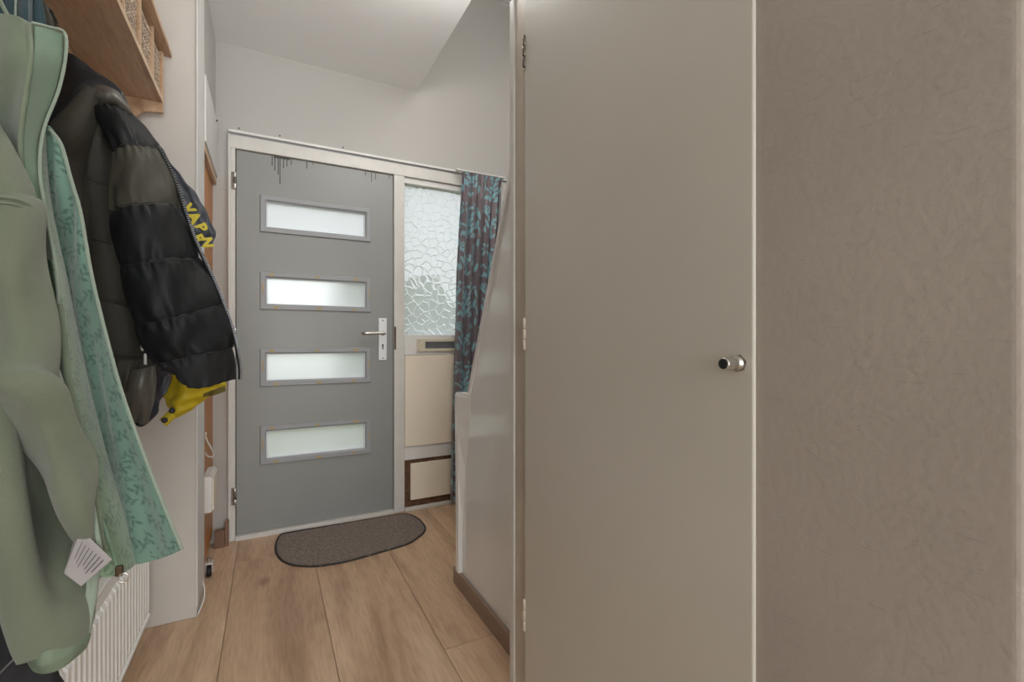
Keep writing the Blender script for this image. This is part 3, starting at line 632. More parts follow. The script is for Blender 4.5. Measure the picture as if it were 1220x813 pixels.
# ------------------------------------------------------------------ curtain
def set_attr(me, vals):
    a = me.attributes.new('print', 'FLOAT', 'POINT'); a.data.foreach_set('value', np.asarray(vals, dtype=np.float32).ravel())
def ell(U, V, cx, cy, ang, a, b, soft=0.25):
    c, s = math.cos(ang), math.sin(ang); dx, dy = U - cx, V - cy
    x = (dx * c + dy * s) / a; y = (-dx * s + dy * c) / b
    return np.clip((1.0 - np.sqrt(x * x + y * y)) / soft, 0, 1)
def leafshape(U, V, cx, cy, ang, L, W):
    c, s = math.cos(ang), math.sin(ang); dx, dy = U - cx, V - cy
    x = (dx * c + dy * s) / L; y = (-dx * s + dy * c)
    wv = W * np.clip(1 - x * x, 0, 1) + 1e-6
    return np.clip((1 - np.abs(y) / wv) / 0.35, 0, 1) * (np.abs(x) < 1)
def stroke(U, V, pts, r):
    f = np.zeros(U.shape)
    for (x0, y0), (x1, y1) in zip(pts[:-1], pts[1:]):
        dx, dy = x1 - x0, y1 - y0; q = dx * dx + dy * dy + 1e-12
        t = np.clip(((U - x0) * dx + (V - y0) * dy) / q, 0, 1); d = np.sqrt((U - x0 - t * dx) ** 2 + (V - y0 - t * dy) ** 2)
        f = np.maximum(f, np.clip((1 - d / r) / 0.35, 0, 1))
    return f
def damask(U, V):
    """scrolls and acanthus leaves, half-drop repeat 0.26 x 0.46"""
    pw, ph = 0.25, 0.44; f = np.zeros(U.shape)
    col = np.floor(U / pw); u = np.abs(U - (col + 0.5) * pw); v = np.mod(V + np.mod(col, 2) * ph * 0.5, ph) - ph / 2
    def mx(a): nonlocal f; f = np.maximum(f, a)
    mx(ell(u, v, 0, 0.15, 0, 0.014, 0.030)); mx(ell(u, v, 0.022, 0.125, 0.7, 0.024, 0.010)); mx(ell(u, v, 0.03, 0.155, 1.0, 0.02, 0.008))
    mx(ell(u, v, 0.02, 0.06, 0.9, 0.034, 0.011)); mx(ell(u, v, 0.042, 0.035, 0.4, 0.030, 0.010)); mx(ell(u, v, 0.0, 0.06, 0, 0.009, 0.045))
    sp = [(0.058 + 0.026 * (1 - k / 26) * math.cos(k * 0.42), -0.03 + 0.026 * (1 - k / 26) * math.sin(k * 0.42)) for k in range(24)]
    mx(stroke(u, v, sp, 0.0055)); mx(stroke(u, v, [(0, -0.14), (0.02, -0.09), (0.05, -0.06), (0.084, -0.03)], 0.006))
    for k in range(5): mx(ell(u, v, 0.02 + 0.012 * k, -0.10 - 0.010 * k + 0.03 * (k % 2), -0.6 + 0.5 * k, 0.022, 0.009))
    for k in range(4): mx(ell(u, v, 0.012 + 0.018 * k, 0.105 - 0.028 * k + 0.02 * (k % 2), 1.2 - 0.5 * k, 0.024, 0.008))
    for k in range(6): mx(ell(u, v, 0.055 + 0.03 * math.cos(1.05 * k), 0.19 + 0.03 * math.sin(1.05 * k), 1.05 * k, 0.020, 0.009))
    mx(stroke(u, v, [(0.03, 0.07), (0.07, 0.10), (0.11, 0.08), (0.118, 0.04)], 0.006)); mx(ell(u, v, 0.105, 0.0, 1.4, 0.026, 0.010))
    mx(ell(u, v, 0, -0.155, 0, 0.012, 0.032)); mx(ell(u, v, 0.02, -0.175, 0.8, 0.022, 0.008)); mx(ell(u, v, 0.095, 0.10, 1.3, 0.03, 0.011)); mx(ell(u, v, 0.105, 0.155, 1.9, 0.03, 0.010)); mx(ell(u, v, 0.10, -0.14, 1.2, 0.03, 0.012))
    return f
cz0, cz1 = 0.035, 2.142; nu, nvv = 190, 330
sl = np.linspace(0, 1, nu); tl = np.linspace(0, 1, nvv); S, T = np.meshgrid(sl, tl, indexing='ij')
Z = cz1 + (cz0 - cz1) * T
XLc = np.interp(T, [0, 0.32, 0.6, 1], [1.090, 1.055, 1.035, 1.015]); XRc = np.interp(T, [0, 0.05, 0.5, 1], [1.385, 1.37, 1.33, 1.30])
Xc = XLc + (XRc - XLc) * (S + 0.012 * np.sin(S * 38 + T * 3))
fold = np.sin(S * 2 * PI * 5.5 + 0.8 * np.sin(T * 4)) * 0.75 + 0.25 * np.sin(S * 2 * PI * 12 + T * 6)
amp = np.interp(T, [0, 0.02, 0.045, 0.12, 0.6, 1], [0.007, 0.009, 0.006, 0.024, 0.032, 0.034])
gather = np.sin(S * 2 * PI * 19) * np.interp(T, [0, 0.03, 0.06, 0.1], [0.006, 0.006, 0.006, 0])
Yc = D - 0.078 + fold * amp + gather
Xc = Xc + 0.006 * np.cos(S * 2 * PI * 5.5)
vs = np.stack([Xc, Yc, Z], -1).reshape(-1, 3); idx = np.arange(nu * nvv).reshape(nu, nvv)
fs = np.stack([idx[:-1, :-1], idx[:-1, 1:], idx[1:, 1:], idx[1:, :-1]], -1).reshape(-1, 4)
ct = thing('curtain', 'plum and turquoise damask curtain hanging right of the patterned glass', 'curtain', (1.2, D - 0.08, 0.03))
me = bpy.data.meshes.new('drape'); me.from_pydata(vs.tolist(), [], fs.tolist()); me.update()
set_attr(me, damask((S + 0.03) * 0.46, (Z + 0.10) * 0.86))
dr = link_mesh('drape', me, M['curtain'], ct, True)
md = dr.modifiers.new('thick', 'SOLIDIFY'); md.thickness = 0.002
boxo('curtain_rail', (1.06, D - 0.085, 2.143), (1.40, D - 0.06, 2.152), M['frame_w'], ct, 0.002)
for x in (1.07, 1.385): boxo('rail_bracket', (x - 0.008, D - 0.07, 2.143), (x + 0.008, D - 0.02, 2.16), M['frame_w'], ct, 0.001)

# ------------------------------------------------------------------ coat rack shelf and baskets
sh = thing('coat_rack_shelf', 'brown wooden wall shelf with cubbyholes above the coats', 'shelf', (-0.43, 1.5, 1.9))
sy0, sy1, sxf, sz0, sz1 = 0.96, 2.068, -0.342, 1.912, 2.096
boxo('bottom_board', (XL + 0.002, sy0, sz0), (sxf - 0.0004, sy1 - 0.014, sz0 + 0.016), M['shelf'], sh, 0.001)
boxo('front_edging', (sxf, sy0, sz0 - 0.001), (sxf + 0.003, sy1 - 0.014, sz0 + 0.017), M['shelf_edge'], sh, 0.0005)
boxo('top_board', (XL, sy0 - 0.02, sz1), (sxf + 0.024, sy1 + 0.018, sz1 + 0.018), M['shelf'], sh, 0.002)
boxo('back_board', (XL, sy0 + 0.014, sz0 + 0.0165), (XL + 0.008, sy1 - 0.0145, sz1), M['shelf'], sh, 0.0)
for y0 in (sy0 - 0.0, sy1 - 0.014):
    bm = bmesh.new(); prism(bm, [(XL, sz0 - 0.19), (-0.512, sz0 - 0.19), (-0.47, sz0 - 0.11), (-0.392, sz0 - 0.040), (sxf, sz0 - 0.034), (sxf, sz1), (XL, sz1)], 1, y0, y0 + 0.014)
    obj('side_panel', bm, M['shelf'], sh)
    boxo('panel_edging', (sxf, y0, sz0 - 0.034), (sxf + 0.002, y0 + 0.014, sz1), M['shelf_edge'], sh, 0)
boxo('hook_rail', (XL, sy0 + 0.014, sz0 - 0.19), (XL + 0.018, sy1 - 0.0145, sz0 - 0.001), M['shelf'], sh, 0.002)
ydiv = [1.21, 1.385, 1.56, 1.735, 1.905]
for y in ydiv:
    boxo('divider', (XL + 0.008, y - 0.005, sz0 + 0.0165), (sxf - 0.002, y + 0.005, sz1), M['shelf'], sh, 0.001)
    boxo('divider_edging', (sxf - 0.002, y - 0.005, sz0 + 0.0165), (sxf + 0.002, y + 0.005, sz1), M['shelf_edge'], sh, 0)
for y in (1.08, 1.28, 1.50, 1.64, 1.80):
    bm = bmesh.new(); tube(bm, smooth_path([(XL + 0.018, y, 1.755), (XL + 0.04, y, 1.745), (XL + 0.058, y, 1.755), (XL + 0.06, y, 1.775)], 14), 0.0045, 8)
    box(bm, (XL + 0.018, y - 0.011, 1.735), (XL + 0.021, y + 0.011, 1.785), 0.001)
    obj('coat_hook', bm, M['dark_steel'], sh, True)
def weave(bm, x, y0, y1, z0, z1, rr):
    nzr = 13; nyc = int((y1 - y0) / 0.0155)
    for r in range(nzr):
        zc = z0 + (r + 0.5) * (z1 - z0) / nzr
        for c in range(nyc):
            yc = y0 + (c + 0.5 + 0.5 * (r % 2) - 0.25) * (y1 - y0) / nyc
            ang = rr.uniform(0.2, 0.8) * (1 if r % 2 else -1); a, b, d = 0.0090, 0.0042, 0.0085
            t = []
            for k in range(6):
                al = k * PI / 3; py = a * math.cos(al); pz = b * math.sin(al)
                t.append((py * math.cos(ang) - pz * math.sin(ang), py * math.sin(ang) + pz * math.cos(ang)))
            dd = d * rr.uniform(0.7, 1.2)
            o = [bm.verts.new((x, yc + p[0], zc + p[1])) for p in t]; i_ = [bm.verts.new((x + dd * 0.8, yc + p[0] * 0.6, zc + p[1] * 0.6)) for p in t]
            for k in range(6): bm.faces.new((o[k], o[(k + 1) % 6], i_[(k + 1) % 6], i_[k]))
            bm.faces.new(i_)
names = ['nearest', 'second', 'third', 'fourth', 'fifth', 'farthest']
bl_ = {3: 'woven brown wicker basket cut off by the top edge of the photo', 4: 'woven wicker basket in the middle cubbyhole of wooden shelf', 5: 'woven wicker basket in the last cubbyhole of shelf nearest the grey door'}
ylist = [sy0 + 0.014] + ydiv + [sy1 - 0.014]
for k in (3, 4, 5):
    y0, y1 = ylist[k] + 0.009, ylist[k + 1] - 0.009
    bk = thing('wicker_basket', bl_.get(k, 'woven wicker basket at the near end of wooden shelf beyond the frame'), 'basket', (-0.43, (y0 + y1) / 2, sz0 + 0.017), 'wicker baskets in the wall shelf')
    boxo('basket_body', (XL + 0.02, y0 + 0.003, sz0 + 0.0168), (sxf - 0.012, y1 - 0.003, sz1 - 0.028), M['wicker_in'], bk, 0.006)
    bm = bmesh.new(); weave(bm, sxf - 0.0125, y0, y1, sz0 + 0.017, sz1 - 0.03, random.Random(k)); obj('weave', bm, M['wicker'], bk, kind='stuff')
    bm = bmesh.new(); tube(bm, [(sxf - 0.009, y0 + 0.003 + (y1 - y0 - 0.006) * q / 16, sz1 - 0.030 + 0.0015 * (q % 2)) for q in range(17)], 0.006, 8); obj('rim', bm, M['wicker'], bk, True)

# ------------------------------------------------------------------ garments
def cr_np(A, n):
    """Catmull-Rom along axis 0 of array A (m, ..., 3)"""
    m = len(A) - 1; t = np.linspace(0, m, n); k = np.minimum(t.astype(int), m - 1); f = (t - k)[:, None] if A.ndim == 2 else (t - k)[:, None, None]
    a = A[np.maximum(k - 1, 0)]; b = A[k]; c = A[k + 1]; d = A[np.minimum(k + 2, m)]
    return 0.5 * (2 * b + (c - a) * f + (2 * a - 5 * b + 4 * c - d) * f ** 2 + (3 * b - a - 3 * c + d) * f ** 3)
def cloth(name, rows, mt, parent, nu=36, nv=90, bulge=0.0, thick=0.006, disp=None, fprint=None, mats=None, label=None, lumps=0.0, seed=0):
    """a soft panel: rows of (u, v, Y) points, interpolated, puffed and closed with a back face"""
    R = []
    for r in rows: R.append(cr_np(np.array([tuple(P(u, v, Y=y)) for u, v, y in r]), nu))
    G = cr_np(np.array(R), nv)                       # (nv, nu, 3)
    s = np.linspace(-1, 1, nu)[None, :]; t = np.linspace(0, len(rows) - 1, nv)[:, None]
    du = np.gradient(G, axis=1); dv = np.gradient(G, axis=0); N = np.cross(du, dv); N /= np.linalg.norm(N, axis=2, keepdims=True) + 1e-9
    cam_ = np.array([0, 0, H]); sg = np.sign(((cam_ - G) * N).sum(2).mean()); N = N * (sg if sg != 0 else 1)
    prof = np.sqrt(np.clip(1 - s * s, 0, 1)) * np.ones_like(t)
    h = bulge * prof
    if disp is not None: h = h + disp(s * np.ones_like(t), t * np.ones_like(s))
    if lumps > 0:
        rg = np.random.default_rng(seed)
        for _ in range(7):
            ax, ay, ph = rg.uniform(1, 4.5), rg.uniform(0.6, 2.6), rg.uniform(0, 6.3); h = h + lumps * 0.35 * np.sin(s * ax * 2 + t * ay + ph) * (0.4 + 0.6 * prof)
    Fr = G + N * h[..., None]
    th = thick * (0.25 + 0.75 * prof); Bk = Fr - N * th[..., None]
    n1 = nv * nu; vs = np.concatenate([Fr.reshape(-1, 3), Bk.reshape(-1, 3)]); idx = np.arange(n1).reshape(nv, nu)
    q = np.stack([idx[:-1, :-1], idx[:-1, 1:], idx[1:, 1:], idx[1:, :-1]], -1).reshape(-1, 4)
    fs = q.tolist() + (q[:, ::-1] + n1).tolist()
    ring = list(idx[0, :]) + list(idx[1:, -1]) + list(idx[-1, -2::-1]) + list(idx[-2:0:-1, 0])
    for a_, b_ in zip(ring, ring[1:] + ring[:1]): fs.append([int(b_), int(a_), int(a_) + n1, int(b_) + n1])
    global LAST; LAST = (Fr, N, len(rows))
    me = bpy.data.meshes.new(name); me.from_pydata(vs.tolist(), [], fs); me.update()
    bmm = bmesh.new(); bmm.from_mesh(me); bmesh.ops.recalc_face_normals(bmm, faces=bmm.faces); bmm.to_mesh(me); bmm.free()
    if fprint is not None:
        L = np.zeros((nv, nu)); L[:, 1:] = np.cumsum(np.linalg.norm(np.diff(G, axis=1), axis=2), axis=1); V = np.zeros((nv, nu)); V[1:, :] = np.cumsum(np.linalg.norm(np.diff(G, axis=0), axis=2), axis=0)
        pv = fprint(L, V.mean(1, keepdims=True) * np.ones_like(L)); set_attr(me, np.concatenate([pv.ravel(), pv.ravel()]))
    o = link_mesh(name, me, mats or mt, parent, True, None, label)
    if mats:
        tt = np.repeat(np.linspace(0, len(rows) - 1, nv)[:-1], nu - 1)
        mi = np.array([rows_mat(v_) for v_ in tt]) if callable(rows_mat) else 0
        full = np.zeros(len(me.polygons), dtype=np.int32); full[:len(mi)] = mi; full[len(mi):2 * len(mi)] = mi
        me.polygons.foreach_set('material_index', full); me.update()
    return o
rows_mat = None
def cord(name, pts, r, mt, parent, n=60, seg=8):
    bm = bmesh.new(); tube(bm, smooth_path([P(u, v, Y=y) for u, v, y in pts], n), r, seg); return obj(name, bm, mt, parent, True)
def stitches(name, ks, mt, parent, r=0.0016, off=0.0):
    Fr, N, nr_ = LAST
    for k in ks:
        i = int(round(k / (nr_ - 1) * (len(Fr) - 1))); bm = bmesh.new(); tube(bm, [Vector(p) for p in (Fr[i] + N[i] * off)[1:-1]], r, 6); obj(name, bm, mt, parent, True)
def zipper(name, pts, mt, parent, n, w=0.006, d=0.0035, hgt=0.0022):
    bm = bmesh.new(); sm = smooth_path([P(u, v, Y=y) for u, v, y in pts], n)
    for i, p in enumerate(sm):
        t_ = (sm[min(i + 1, n - 1)] - sm[max(i - 1, 0)]).normalized(); view = (Vector((0, 0, H)) - p).normalized(); a = t_.cross(view).normalized(); b_ = t_.cross(a).normalized()
        c = [p + a * sx * w / 2 + b_ * sy * d / 2 + t_ * st_ * hgt / 2 for sx in (-1, 1) for sy in (-1, 1) for st_ in (-1, 1)]
        v = [bm.verts.new(x) for x in c]
        for f in ((0, 1, 3, 2), (4, 6, 7, 5), (0, 4, 5, 1), (2, 3, 7, 6), (0, 2, 6, 4), (1, 5, 7, 3)): bm.faces.new([v[k] for k in f])
    return obj(name, bm, mt, parent, kind='stuff')
def floral(seed, wid, hei, n):
    rg = random.Random(seed); E = []; LC = []
    tries = 0; cs = []
    while len(cs) < n and tries < 9000:
        tries += 1; c = (rg.uniform(-0.01, wid), rg.uniform(0, hei))
        if all((c[0] - q[0]) ** 2 + (c[1] - q[1]) ** 2 > 0.021 ** 2 for q in cs): cs.append(c)
    for cx, cy in cs:
        ang = rg.uniform(0, 2 * PI); k = rg.choice([5, 7, 9]); cur = rg.uniform(-0.25, 0.25); x, y = cx, cy
        typ = rg.random()
        if typ < 0.2:
            for q in range(7): E.append(('d', cx + rg.uniform(-0.014, 0.014), cy + rg.uniform(-0.014, 0.014), 0, 0.0026, 0.0022))
            continue
        st_ = [(x, y)]
        for q in range(k):
            x += 0.0068 * math.cos(ang); y += 0.0068 * math.sin(ang); st_.append((x, y)); ang += cur
            sd = 1 if q % 2 else -1; la = ang + sd * 0.75; L = rg.uniform(0.0062, 0.0085); lc = (x + L * math.cos(la), y + L * math.sin(la))
            if any((lc[0] - q_[0]) ** 2 + (lc[1] - q_[1]) ** 2 < 0.0105 ** 2 and q_[2] != (cx, cy) for q_ in LC): break
            LC.append((*lc, (cx, cy)))
            E.append(('l', x + L * math.cos(la), y + L * math.sin(la), la, L, 0.0032))
        E.append(('s', st_))
    def fn(U, V):
        f = np.zeros(U.shape)
        for e in E:
            if e[0] == 'l': f = np.maximum(f, leafshape(U, V, *e[1:]))
            elif e[0] == 'd': f = np.maximum(f, ell(U, V, *e[1:]))
            else: f = np.maximum(f, 0.8 * stroke(U, V, e[1], 0.0012))
        return f
    return fn

# --- green fleece jacket
gj = thing('green_jacket', 'sage green fleece jacket with leaf-print lining hanging nearest the camera', 'jacket', (-0.40, 1.08, 1.0))
cloth('lining_front', [[(50, 146, 1.06), (54, 149, 1.05), (59, 154, 1.05)], [(51, 168, 1.09), (62, 168, 1.06), (73, 173, 1.05)], [(52, 202, 1.10), (68, 206, 1.07), (84, 212, 1.05)], [(57, 246, 1.11), (76, 247, 1.08), (95, 249, 1.05)], [(66, 290, 1.11), (84, 289, 1.08), (102, 288, 1.05)], [(76, 332, 1.11), (93, 331, 1.08), (110, 332, 1.045)],
      [(90, 400, 1.11), (108, 399, 1.08), (126, 398, 1.04)], [(106, 470, 1.11), (126, 470, 1.075), (146, 470, 1.035)], [(125, 545, 1.10), (148, 545, 1.07), (172, 544, 1.03)], [(145, 612, 1.09), (170, 609, 1.06), (196, 605, 1.02)], [(161, 672, 1.08), (190, 666, 1.05), (217, 655, 1.01)]],
      M['floral_shaded'], gj, 56, 300, 0.004, 0.006, lumps=0.003, seed=1, fprint=floral(4, 0.17, 0.9, 280), label='teal leaf-print lining of the front flap, shade put into its colour')
cloth('lining_side', [[(47, 146, 1.03), (50, 146, 1.05), (52, 147, 1.06)], [(46, 168, 1.03), (49, 168, 1.06), (52, 168, 1.09)], [(46, 202, 1.03), (50, 202, 1.06), (54, 202, 1.10)], [(51, 246, 1.02), (55, 246, 1.06), (59, 246, 1.11)], [(59, 290, 1.01), (64, 290, 1.05), (68, 290, 1.11)], [(66, 332, 1.0), (72, 332, 1.05), (78, 332, 1.11)],
      [(76, 400, 1.0), (84, 400, 1.05), (92, 400, 1.11)], [(84, 470, 0.99), (97, 470, 1.05), (108, 470, 1.11)], [(98, 545, 0.99), (113, 545, 1.04), (127, 545, 1.10)], [(110, 612, 0.99), (130, 613, 1.03), (147, 612, 1.09)], [(117, 688, 0.99), (140, 686, 1.02), (162, 671, 1.08)]],
      M['floral_lit'], gj, 44, 300, 0.006, 0.006, fprint=floral(9, 0.13, 0.9, 220), label='leaf-print lining beside the zipper, colour lightened where it faces the light')
cloth('back_body', [[(-70, 105, 1.13), (-20, 95, 1.16), (40, 90, 1.16)], [(-105, 200, 1.12), (-30, 200, 1.18), (46, 200, 1.17)], [(-120, 400, 1.10), (-20, 400, 1.19), (84, 400, 1.18)], [(-120, 560, 1.08), (-10, 560, 1.17), (112, 560, 1.16)], [(-100, 690, 1.06), (0, 690, 1.13), (92, 672, 1.12)]], M['fleece'], gj, 40, 80, 0.004, 0.02, lumps=0.008, seed=61)
cloth('flap_inside', [[(-45, 100, 1.08), (-10, 100, 1.11), (42, 100, 1.12)], [(-45, 200, 1.08), (0, 200, 1.12), (50, 200, 1.13)], [(-45, 400, 1.06), (20, 400, 1.13), (82, 400, 1.14)], [(-30, 560, 1.05), (40, 560, 1.13), (112, 560, 1.13)]], M['teal_in'], gj, 30, 60, 0.0, 0.008, lumps=0.004, seed=62, label='teal green inside of the jacket')
cord('flap_edge', [(59, 154, 1.047), (73, 173, 1.047), (84, 212, 1.047), (95, 249, 1.047), (102, 288, 1.047), (110, 332, 1.042), (126, 398, 1.037), (146, 470, 1.032), (172, 544, 1.027), (196, 605, 1.017), (217, 655, 1.007)], 0.0028, M['frayed'], gj, 90)
cloth('collar', [[(-30, 8, 1.12), (-5, 14, 1.04), (18, 19, 1.02), (36, 26, 1.02), (56, 32, 1.04), (77, 39, 1.05)], [(-30, 60, 1.10), (-5, 62, 1.02), (18, 63, 0.99), (38, 66, 0.98), (58, 70, 1.02), (78, 68, 1.04)], [(-30, 110, 1.12), (-5, 112, 1.06), (13, 110, 1.02), (31, 114, 0.98), (53, 115, 1.03), (69, 108, 1.04)],
      [(-30, 160, 1.14), (-5, 160, 1.10), (11, 160, 1.06), (25, 165, 0.99), (38, 168, 1.02), (50, 158, 1.03)], [(-30, 205, 1.14), (-5, 205, 1.12), (15, 207, 1.08), (28, 210, 1.0), (38, 212, 1.01), (47, 203, 1.02)], [(-30, 255, 1.14), (0, 255, 1.12), (24, 257, 1.07), (38, 259, 1.01), (46, 258, 1.01), (53, 250, 1.01)], [(-30, 310, 1.1), (0, 310, 1.04), (30, 310, 1.03), (45, 310, 1.02), (55, 310, 1.01), (64, 308, 1.0)]],
      M['fleece_d'], gj, 60, 120, 0.0, 0.007, lumps=0.002, seed=5)
cloth('collar_facing', [[(41, 31, 1.015), (58, 35, 1.03), (74, 41, 1.04)], [(41, 66, 0.972), (58, 70, 1.005), (74, 70, 1.03)], [(34, 114, 0.972), (50, 114, 1.01), (65, 110, 1.03)], [(28, 165, 0.98), (38, 167, 1.005), (46, 162, 1.02)], [(31, 210, 0.99), (38, 212, 1.0), (44, 207, 1.01)], [(40, 262, 1.0), (45, 262, 1.0), (50, 256, 1.0)]],
      M['teal_in'], gj, 24, 70, 0.001, 0.004, label='teal green inside face of the collar')
cord('collar_edge', [(38, 27, 1.012), (58, 32, 1.03), (77, 39, 1.04), (78.5, 66, 1.03), (70, 107, 1.03), (52, 155, 1.02), (47.5, 203, 1.01), (54, 250, 1.0), (65, 308, 0.99), (69, 345, 0.99), (72, 400, 0.985), (78, 440, 0.98), (88, 490, 0.98), (97, 530, 0.98)], 0.0023, M['frayed'], gj, 110)
cord('collar_seam', [(34, 28, 1.0), (37, 66, 0.968), (30, 114, 0.965), (24, 165, 0.975), (27, 208, 0.985), (36, 250, 0.99)], 0.003, M['fleece_d'], gj, 60)
def sleeve_d(s, t):
    d = 0.010 * np.exp(-((t - 2.6) / 0.18) ** 2) * -0.35                            # seam groove over the shoulder
    d = d + 0.024 * np.exp(-((s - (-0.15 + 0.42 * (t - 6.0))) / 0.27) ** 2) * np.exp(-((t - 6.9) / 1.3) ** 2)   # elbow fold
    d = d - 0.012 * np.exp(-((s + 0.4) / 0.35) ** 2) * np.exp(-((t - 3.4) / 0.5) ** 2)
    return d + 0.008 * np.sin(t * 2.2 + s * 2.5) * (t > 2.6)
cloth('sleeve', [[(-45, 120, 1.05), (-20, 130, 1.0), (-4, 140, 0.98)], [(-45, 165, 1.03), (-12, 170, 0.96), (16, 178, 0.97)], [(-45, 210, 1.03), (-5, 212, 0.94), (36, 216, 0.97)], [(-45, 255, 1.03), (0, 250, 0.92), (52, 258, 0.96)], [(-45, 320, 1.03), (8, 318, 0.91), (61, 312, 0.95)], [(-45, 380, 1.03), (10, 378, 0.91), (64, 372, 0.95)], [(-30, 435, 1.0), (20, 436, 0.90), (68, 436, 0.95)],
      [(2, 470, 0.97), (42, 476, 0.89), (82, 484, 0.95)], [(18, 518, 0.96), (58, 526, 0.90), (98, 545, 0.95)], [(48, 574, 0.96), (80, 580, 0.91), (110, 598, 0.95)], [(88, 622, 0.95), (103, 630, 0.93), (118, 645, 0.95)], [(106, 655, 0.96), (112, 660, 0.95), (120, 668, 0.955)]],
      M['fleece'], gj, 50, 130, 0.010, 0.012, disp=sleeve_d)
cord('shoulder_seam', [(-10, 234, 0.905), (15, 236, 0.905), (35, 244, 0.92), (52, 262, 0.945)], 0.0022, M['fleece_d'], gj, 30)
cord('shoulder_seam', [(-10, 241, 0.905), (15, 243, 0.905), (34, 251, 0.92), (50, 268, 0.945)], 0.0018, M['fleece_d'], gj, 30)
cord('sleeve_edge', [(66, 436, 0.94), (82, 486, 0.942), (97, 545, 0.945), (109, 598, 0.945), (117, 645, 0.945), (121, 668, 0.95)], 0.0035, M['frayed'], gj, 40)
def body_d(s, t): return -0.022 * np.exp(-((s - 0.18) / 0.26) ** 2) * np.exp(-((t - 3.0) / 1.6) ** 2) + 0.012 * np.exp(-((s + 0.55) / 0.2) ** 2)
cloth('front_body', [[(-45, 400, 1.02), (-15, 405, 0.97), (12, 420, 1.10), (40, 420, 1.12)], [(-40, 470, 1.0), (-2, 475, 0.935), (30, 480, 1.10), (60, 490, 1.12)], [(-28, 545, 0.99), (8, 545, 0.925), (42, 545, 1.10), (88, 560, 1.10)], [(-14, 610, 0.98), (18, 610, 0.92), (54, 615, 1.05), (110, 640, 1.04)], [(-2, 665, 0.97), (26, 668, 0.92), (66, 672, 0.98), (113, 690, 0.99)], [(6, 715, 0.97), (34, 720, 0.92), (74, 722, 0.94), (113, 728, 0.975)], [(20, 757, 0.965), (44, 760, 0.925), (78, 755, 0.935), (108, 746, 0.97)], [(30, 776, 0.965), (50, 776, 0.93), (80, 768, 0.94), (106, 752, 0.97)]],
      M['fleece'], gj, 56, 110, 0.012, 0.015, disp=body_d)
cloth('hem_band', [[(29, 772, 0.96), (50, 772, 0.925), (80, 764, 0.935), (106, 746, 0.965)], [(33, 788, 0.96), (52, 788, 0.92), (80, 778, 0.93), (106, 756, 0.965)], [(38, 800, 0.965), (58, 798, 0.93), (82, 786, 0.94), (104, 766, 0.968)]], M['hem'], gj, 50, 24, 0.006, 0.012, lumps=0.004, seed=8)
cloth('frayed_side', [[(104, 668, 0.97), (111, 672, 0.97), (117, 680, 0.985)], [(103, 700, 0.965), (110, 702, 0.965), (114, 712, 0.98)], [(99, 728, 0.96), (106, 730, 0.96), (110, 735, 0.975)], [(97, 760, 0.96), (103, 757, 0.962), (107, 750, 0.975)]], M['frayed'], gj, 16, 40, 0.003, 0.008, lumps=0.003, seed=3, label='pale frayed fleece edge')
cloth('placket', [[(68, 360, 0.985), (71, 362, 0.98), (75, 366, 0.985)], [(72, 430, 0.985), (78, 434, 0.975), (84, 440, 0.98)], [(82, 490, 0.98), (88, 494, 0.97), (95, 500, 0.975)], [(97, 545, 0.975), (104, 548, 0.967), (112, 554, 0.97)], [(108, 600, 0.972), (115, 602, 0.965), (121, 610, 0.97)], [(117, 650, 0.97), (122, 652, 0.963), (124, 660, 0.97)]], M['fleece_d'], gj, 14, 70, 0.003, 0.005)
cloth('inner_flap', [[(76, 456, 0.985), (87, 446, 0.98)], [(80, 482, 0.983), (86, 476, 0.978)], [(84, 512, 0.98), (86, 508, 0.978)]], M['frayed'], gj, 10, 20, 0.002, 0.004)
cord('zipper_tape', [(88, 470, 0.985), (103, 545, 0.98), (117, 605, 0.975), (130, 645, 0.975), (141, 680, 0.975)], 0.0028, M['teal_in'], gj, 50)
zp = bpy.data.objects.new('zipper_pull', None); C.objects.link(zp); zp.parent = gj; zp.matrix_parent_inverse = Matrix.Translation(-Vector(gj.location)); pz = P(142, 681, Y=0.97); zp.location = pz
bm = bmesh.new(); box(bm, pz - Vector((0.005, 0.003, 0.008)), pz + Vector((0.005, 0.005, 0.009)), 0.002); o = obj('slider', bm, M['brass']); o.parent = zp; o.matrix_parent_inverse = Matrix.Translation(-pz)
bm = bmesh.new(); pr = P(147, 689, Y=0.965); tube(bm, [pr + Vector((0.0065 * math.cos(a), 0.001, 0.0075 * math.sin(a))) for a in [2 * PI * k / 20 for k in range(21)]], 0.0013, 8, False); o = obj('pull_ring', bm, M['steel'], None, True); o.parent = zp; o.matrix_parent_inverse = Matrix.Translation(-pz)
cl = cloth('care_label', [[(96, 630, 0.935), (134, 667, 0.925)], [(76, 683, 0.92), (97, 699, 0.915)]], M['label'], gj, 24, 40, 0.0012, 0.0015)
cloth('care_label_fold', [[(91, 634, 0.945), (99, 629, 0.945)], [(76, 683, 0.922), (99, 632, 0.934)]], M['label'], gj, 12, 30, 0.001, 0.0015)
bm = bmesh.new()
for k in range(7):
    f = 0.12 + k * 0.125
    a_ = P(96 + (131 - 96) * f, 637 + (668 - 637) * f, Y=0.917); b_ = P(79 + (100 - 79) * f, 679 + (695 - 679) * f, Y=0.911)
    mid = a_.lerp(b_, 0.12); end = a_.lerp(b_, 0.62 + 0.2 * ((k * 7) % 3) / 3); dn = Vector((0, 0, -1)) * 0.0016
    v = [bm.verts.new(mid), bm.verts.new(end), bm.verts.new(end + dn), bm.verts.new(mid + dn)]; v2 = [bm.verts.new(x.co + Vector((0, 0.0004, 0))) for x in v]
    bm.faces.new(v); bm.faces.new(v2[::-1])
    for q in range(4): bm.faces.new((v[q], v[(q + 1) % 4], v2[(q + 1) % 4], v2[q]))
obj('print_lines', bm, M['charcoal'], cl, kind='stuff')
